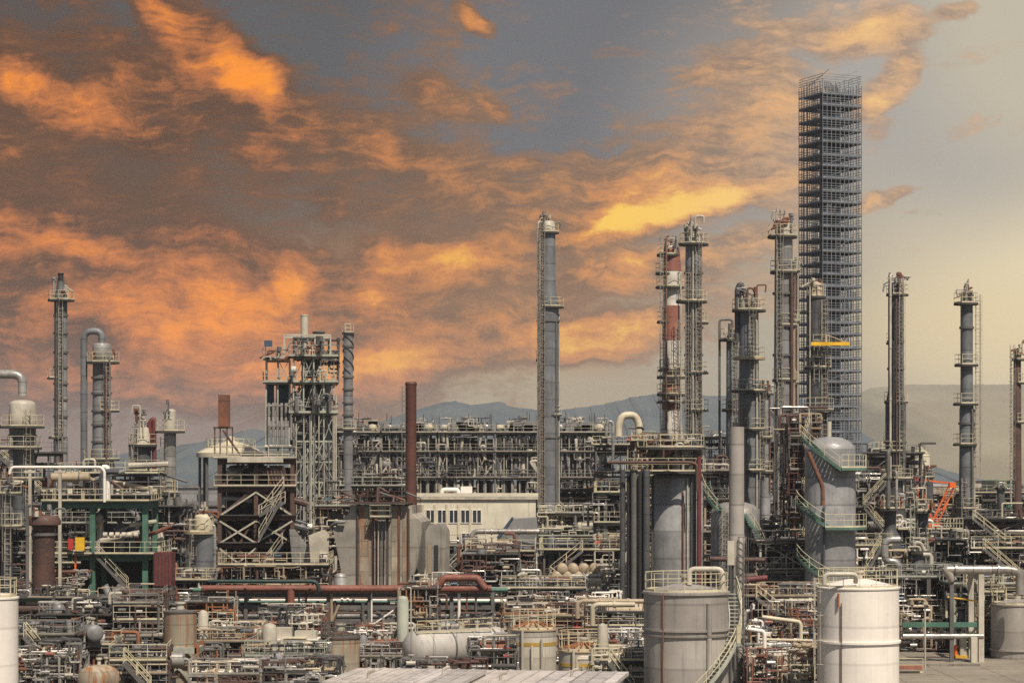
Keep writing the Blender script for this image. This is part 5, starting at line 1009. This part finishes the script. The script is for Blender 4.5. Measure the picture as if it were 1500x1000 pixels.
V('pipe tangle in front of the burner house', 604, 690, 834, 208, 413, 16); V('pipe tangle under the buff drum deck, left of the dark pipe cluster', 800, 908, 874, 196, 414, 18); V('pipe tangle between the brown rusted column and the green frame', 20, 120, 842, 206, 415, 16); V('pipe tangle at the foot of the big dome-topped vessel', 1252, 1330, 812, 206, 416, 16)
# second row
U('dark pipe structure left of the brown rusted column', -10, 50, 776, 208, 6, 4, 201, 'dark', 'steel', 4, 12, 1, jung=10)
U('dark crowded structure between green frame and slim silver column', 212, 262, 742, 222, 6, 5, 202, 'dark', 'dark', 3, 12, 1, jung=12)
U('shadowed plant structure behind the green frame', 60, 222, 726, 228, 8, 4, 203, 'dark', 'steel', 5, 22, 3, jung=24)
U('upper pipe deck left of the banded chimney column', -10, 72, 664, 252, 7, 4, 204, 'mix', 'steel', 3, 14, 1, jung=12)
U('deck of short pipes and drums between arched-pipe column and green frame', 96, 236, 694, 240, 7, 3, 205, 'mix', 'steel', 3, 16, 3, jung=16)
U('rust and grey pipe deck under the capped vertical vessel', 248, 324, 850, 210, 6, 2, 206, 'warm', 'steel', 3, 12, 1, jung=14)
U('brown pipe deck at the foot of the stair frame', 328, 474, 828, 208, 5, 2, 207, 'warm', 'brown', 4, 12, 2, jung=14, bay=6)
U('narrow cluttered gap structure between lattice tower and furnace block', 470, 506, 742, 232, 5, 4, 208, 'warm', 'steel', 2, 10, 0, jung=10)
U('silver ducts and exchangers between burner house and office building', 646, 704, 800, 236, 6, 3, 209, 'dark', 'steel', 4, 12, 3, jung=12, rmax=.45)
U('brown and silver pipework below the pinkish pipe', 690, 778, 808, 222, 7, 4, 210, 'mix', 'brown', 4, 18, 2, jung=20, rmax=.3)
U('black-framed pipe structure behind the expansion loop', 686, 752, 812, 212, 5, 3, 211, 'dark', 'dark', 3, 14, 1, jung=12)
U('cream-railed two-deck structure at the foot of the tall stepped column', 796, 884, 752, 254, 7, 4, 212, 'pale', 'cream', 3, 14, 2, jung=16)
U('dark pipework between the tall stepped column and the dark pipe cluster', 800, 910, 806, 224, 6, 3, 213, 'dark', 'steel', 4, 18, 2, jung=20)
U('tangled rack under the buff drum deck', 742, 850, 862, 204, 6, 2, 214, 'mix', 'rust', 4, 16, 2, jung=18)
U('narrow pale structure left of the dark pipe cluster, with hooked white pipes', 880, 912, 722, 236, 5, 5, 215, 'pale', 'pale', 2, 10, 0, jung=10, bay=2.4)
U('yellow-railed structure between wide grey cylinder and plain pole', 1030, 1070, 690, 232, 6, 5, 216, 'warm', 'buff', 2, 12, 1, jung=12)
U('tall rusty pipe structure at the left of the big dome-topped vessel', 1160, 1190, 620, 216, 5, 9, 217, 'warm', 'rust', 2, 22, 0, jung=22, bay=2.2, brace=False)
U('brown pipe tower between squat dome tank and tall three-ring column', 1104, 1136, 772, 224, 5, 6, 218, 'warm', 'brown', 2, 16, 0, jung=14, bay=2.2)
U('buff railed deck structure at the foot of the tall three-ring column', 1112, 1184, 792, 208, 6, 3, 219, 'mix', 'palegreen', 3, 14, 2, jung=16)
U('pipe structure between the big dome-topped vessel and the pipe-wrapped column', 1252, 1302, 706, 250, 7, 5, 220, 'mix', 'steel', 3, 16, 2, jung=16)
U('railed cream frame right of the big dome-topped vessel foot', 1258, 1300, 800, 208, 5, 3, 221, 'pale', 'cream', 2, 8, 1, jung=10)
U('cluttered mid structure around the dark green column', 1318, 1400, 776, 232, 7, 4, 222, 'mix', 'steel', 4, 16, 3, jung=18)
U('dark low structure left of the slim collared column foot', 1366, 1412, 790, 216, 6, 3, 223, 'dark', 'dark', 3, 10, 1, jung=10)
U('silver pipe rack right of the slim collared column', 1420, 1510, 760, 252, 7, 4, 224, 'pale', 'steel', 4, 14, 3, jung=16, rmax=.4)
U('low pipe structure with drums near the right edge', 1426, 1510, 804, 214, 6, 2, 225, 'mix', 'steel', 4, 12, 3, jung=14, rmax=.35)
# back row
U('skyline deck between the tan loop pipe and the crowded reactor deck', 874, 984, 652, 300, 8, 5, 301, 'mix', 'steel', 3, 16, 3, jung=18)
U('skyline structure between the blue-grey riser column and plain pole', 1024, 1070, 640, 300, 8, 5, 302, 'mix', 'steel', 3, 14, 2, jung=14)
U('skyline structure around the foot of the striped column', 934, 1008, 646, 268, 6, 5, 303, 'warm', 'buff', 3, 16, 2, jung=18)
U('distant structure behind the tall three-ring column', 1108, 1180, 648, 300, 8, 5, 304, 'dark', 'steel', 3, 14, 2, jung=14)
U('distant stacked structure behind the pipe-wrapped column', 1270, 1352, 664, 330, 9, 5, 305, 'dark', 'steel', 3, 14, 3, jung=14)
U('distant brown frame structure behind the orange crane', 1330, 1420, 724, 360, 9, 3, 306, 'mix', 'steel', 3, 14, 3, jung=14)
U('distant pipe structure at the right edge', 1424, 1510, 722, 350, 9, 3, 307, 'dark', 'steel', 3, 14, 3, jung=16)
U('distant frame between the grey furnace row and the lattice reactor tower foot', 470, 600, 712, 300, 8, 4, 308, 'dark', 'steel', 3, 14, 2, jung=14)
U('distant pipe frame behind the office building', 780, 905, 716, 312, 7, 4, 309, 'mix', 'steel', 3, 14, 2, jung=14)
U('distant frame behind the slim silver column and vertical vessel', 180, 330, 742, 300, 8, 3, 310, 'dark', 'steel', 3, 12, 2, jung=12)
tank('distant dark drum tank with a flat railed top, left of the pipe-wrapped column', 1287, 345, 658, 15, 'darkgrey', 4, 1.); tank('distant pale cone-roofed tank right of the pipe-wrapped column', 1348, 372, 668, 14, 'wallcream', 14, .5, roofm='cream')
tower('distant dark vent stack above the orange crane', 1360, 352, [(688, 6), (692, 7), (698, 7)], 'darkgrey', [(698, 10, 9)], [], dome=.5, topk=(680, 690, 6, 4), name='vent_stack', cat='chimney')
tower('distant dark slim drum left of the right-edge stack column', 1466, 330, [(712, 5), (716, 6), (740, 5)], 'darkgrey', [(714, 9, 9)], [], dome=.4, topk=(700, 714, 6, 4), name='vent_stack', cat='chimney')
def shed(label, xa, xb, yt, D, mat, rm, name='factory_building'):
    T = thing(name, label, 'building', (X((xa + xb) / 2, D), D, 0)); z = Z(yt, D); x0, x1 = X(xa, D), X(xb, D); h = (x1 - x0) * .06
    MB().box(x0, x1, D, D + 25, 0, z).build('wall', mat, T); MB().prism([(x0 - .4, z), ((x0 + x1) / 2, z + h), (x1 + .4, z)], D - .4, D + 25.4).build('roof', rm, T)
    n = max(3, int((x1 - x0) / 5))
    for k in range(n): x = x0 + (x1 - x0) * (k + .5) / n; MB().box(x - .9, x + .9, D - .08, D - .004, z - 3.2, z - 1.6).build('window', 'glassy', T)
shed('distant pale factory hall behind the orange crane', 1352, 1405, 712, 520, 'pale', 'roofwhite'); shed('distant grey factory hall right of the slim collared column', 1428, 1452, 704, 560, 'pale', 'grey'); shed('distant green shed left of the right-edge stack column', 1472, 1490, 704, 500, 'green', 'green'); shed('distant long grey hall at the right edge', 1440, 1520, 712, 640, 'grey', 'darkgrey'); shed('distant cream hall glimpsed behind the office building', 560, 720, 716, 520, 'wallcream', 'pale'); shed('distant hall behind the furnace row', 735, 960, 712, 540, 'pale', 'grey'); shed('distant white hall behind the left plant units', -40, 230, 712, 540, 'wallcream', 'grey'); shed('distant hall behind the dark stair frame', 240, 420, 714, 560, 'grey', 'grey'); shed('distant hall behind the plain pole', 1010, 1200, 706, 600, 'grey', 'pale'); shed('distant low hall behind the big dome-topped vessel', 1210, 1345, 705, 620, 'wallcream', 'grey')
# yard at the lower right
D = 172; T = thing('yard_rail', 'thin railing with red lower bar across the yard right of the white tank', 'railing', (X(1345, D), D, 0)); m = MB(); rail_line(m, [(X(1316, D), D), (X(1352, D), D)], 0, 1.1); m.build('railing', 'rail', T); MB().box(X(1316, D), X(1350, D), D - .5, D - .3, .3, .6).build('lower_bar', 'fadedred', T)
T = thing('lamp_post', 'thin pale lamp post standing in the yard', 'lamp post', (X(1355, 174), 174, 0)); MB().tube((X(1355, 174), 174, 0), (X(1355, 174), 174, Z(885, 174)), .07, 8).build('pole', 'pale', T); MB().box(X(1352, 174), X(1358, 174), 173.7, 174.3, Z(885, 174), Z(882, 174)).build('lamp_head', 'pale', T)
T = thing('hydrant', 'small orange fire hydrant with a yellow base in the yard', 'hydrant', (X(1400, 186), 186, 0)); MB().lathe([(.14, 0), (.14, .8), (.2, .82), (.2, .95), (.06, 1.05)], (X(1400, 186), 186), 12).build('body', 'orange', T); MB().box(X(1398, 186), X(1416, 186), 185.6, 186.4, .01, .2).build('base', 'yellow', T)
T = thing('kerb', 'low concrete kerb across the yard right of the white tank', 'kerb', (X(1380, 178), 178, 0)); MB().box(X(1318, 178), X(1436, 178), 178, 178.3, 0, .16).build('stone', 'concrete', T)
def small_tank(label, cx, D, y, hw, mat): tank(label, cx, D, y, hw, mat, 4, .6)
# haze
hz = bpy.data.materials.new('haze'); hz.use_nodes = True; t = NT(hz.node_tree); t.n.remove(t.n['Principled BSDF']); pv_ = t.new('ShaderNodeVolumePrincipled'); pv_.inputs['Color'].default_value = (.90, .93, 1., 1); pv_.inputs['Density'].default_value = .00011; pv_.inputs['Anisotropy'].default_value = .1
t.l.new(pv_.outputs[0], t.n['Material Output'].inputs['Volume']); MATS['haze'] = hz
m = MB().box(-4200, 4200, -320, 4400, -1, 165); o = m.build('haze', 'haze', None); o['kind'] = 'stuff'; o['label'] = 'thin pale air haze over the plant and hills'
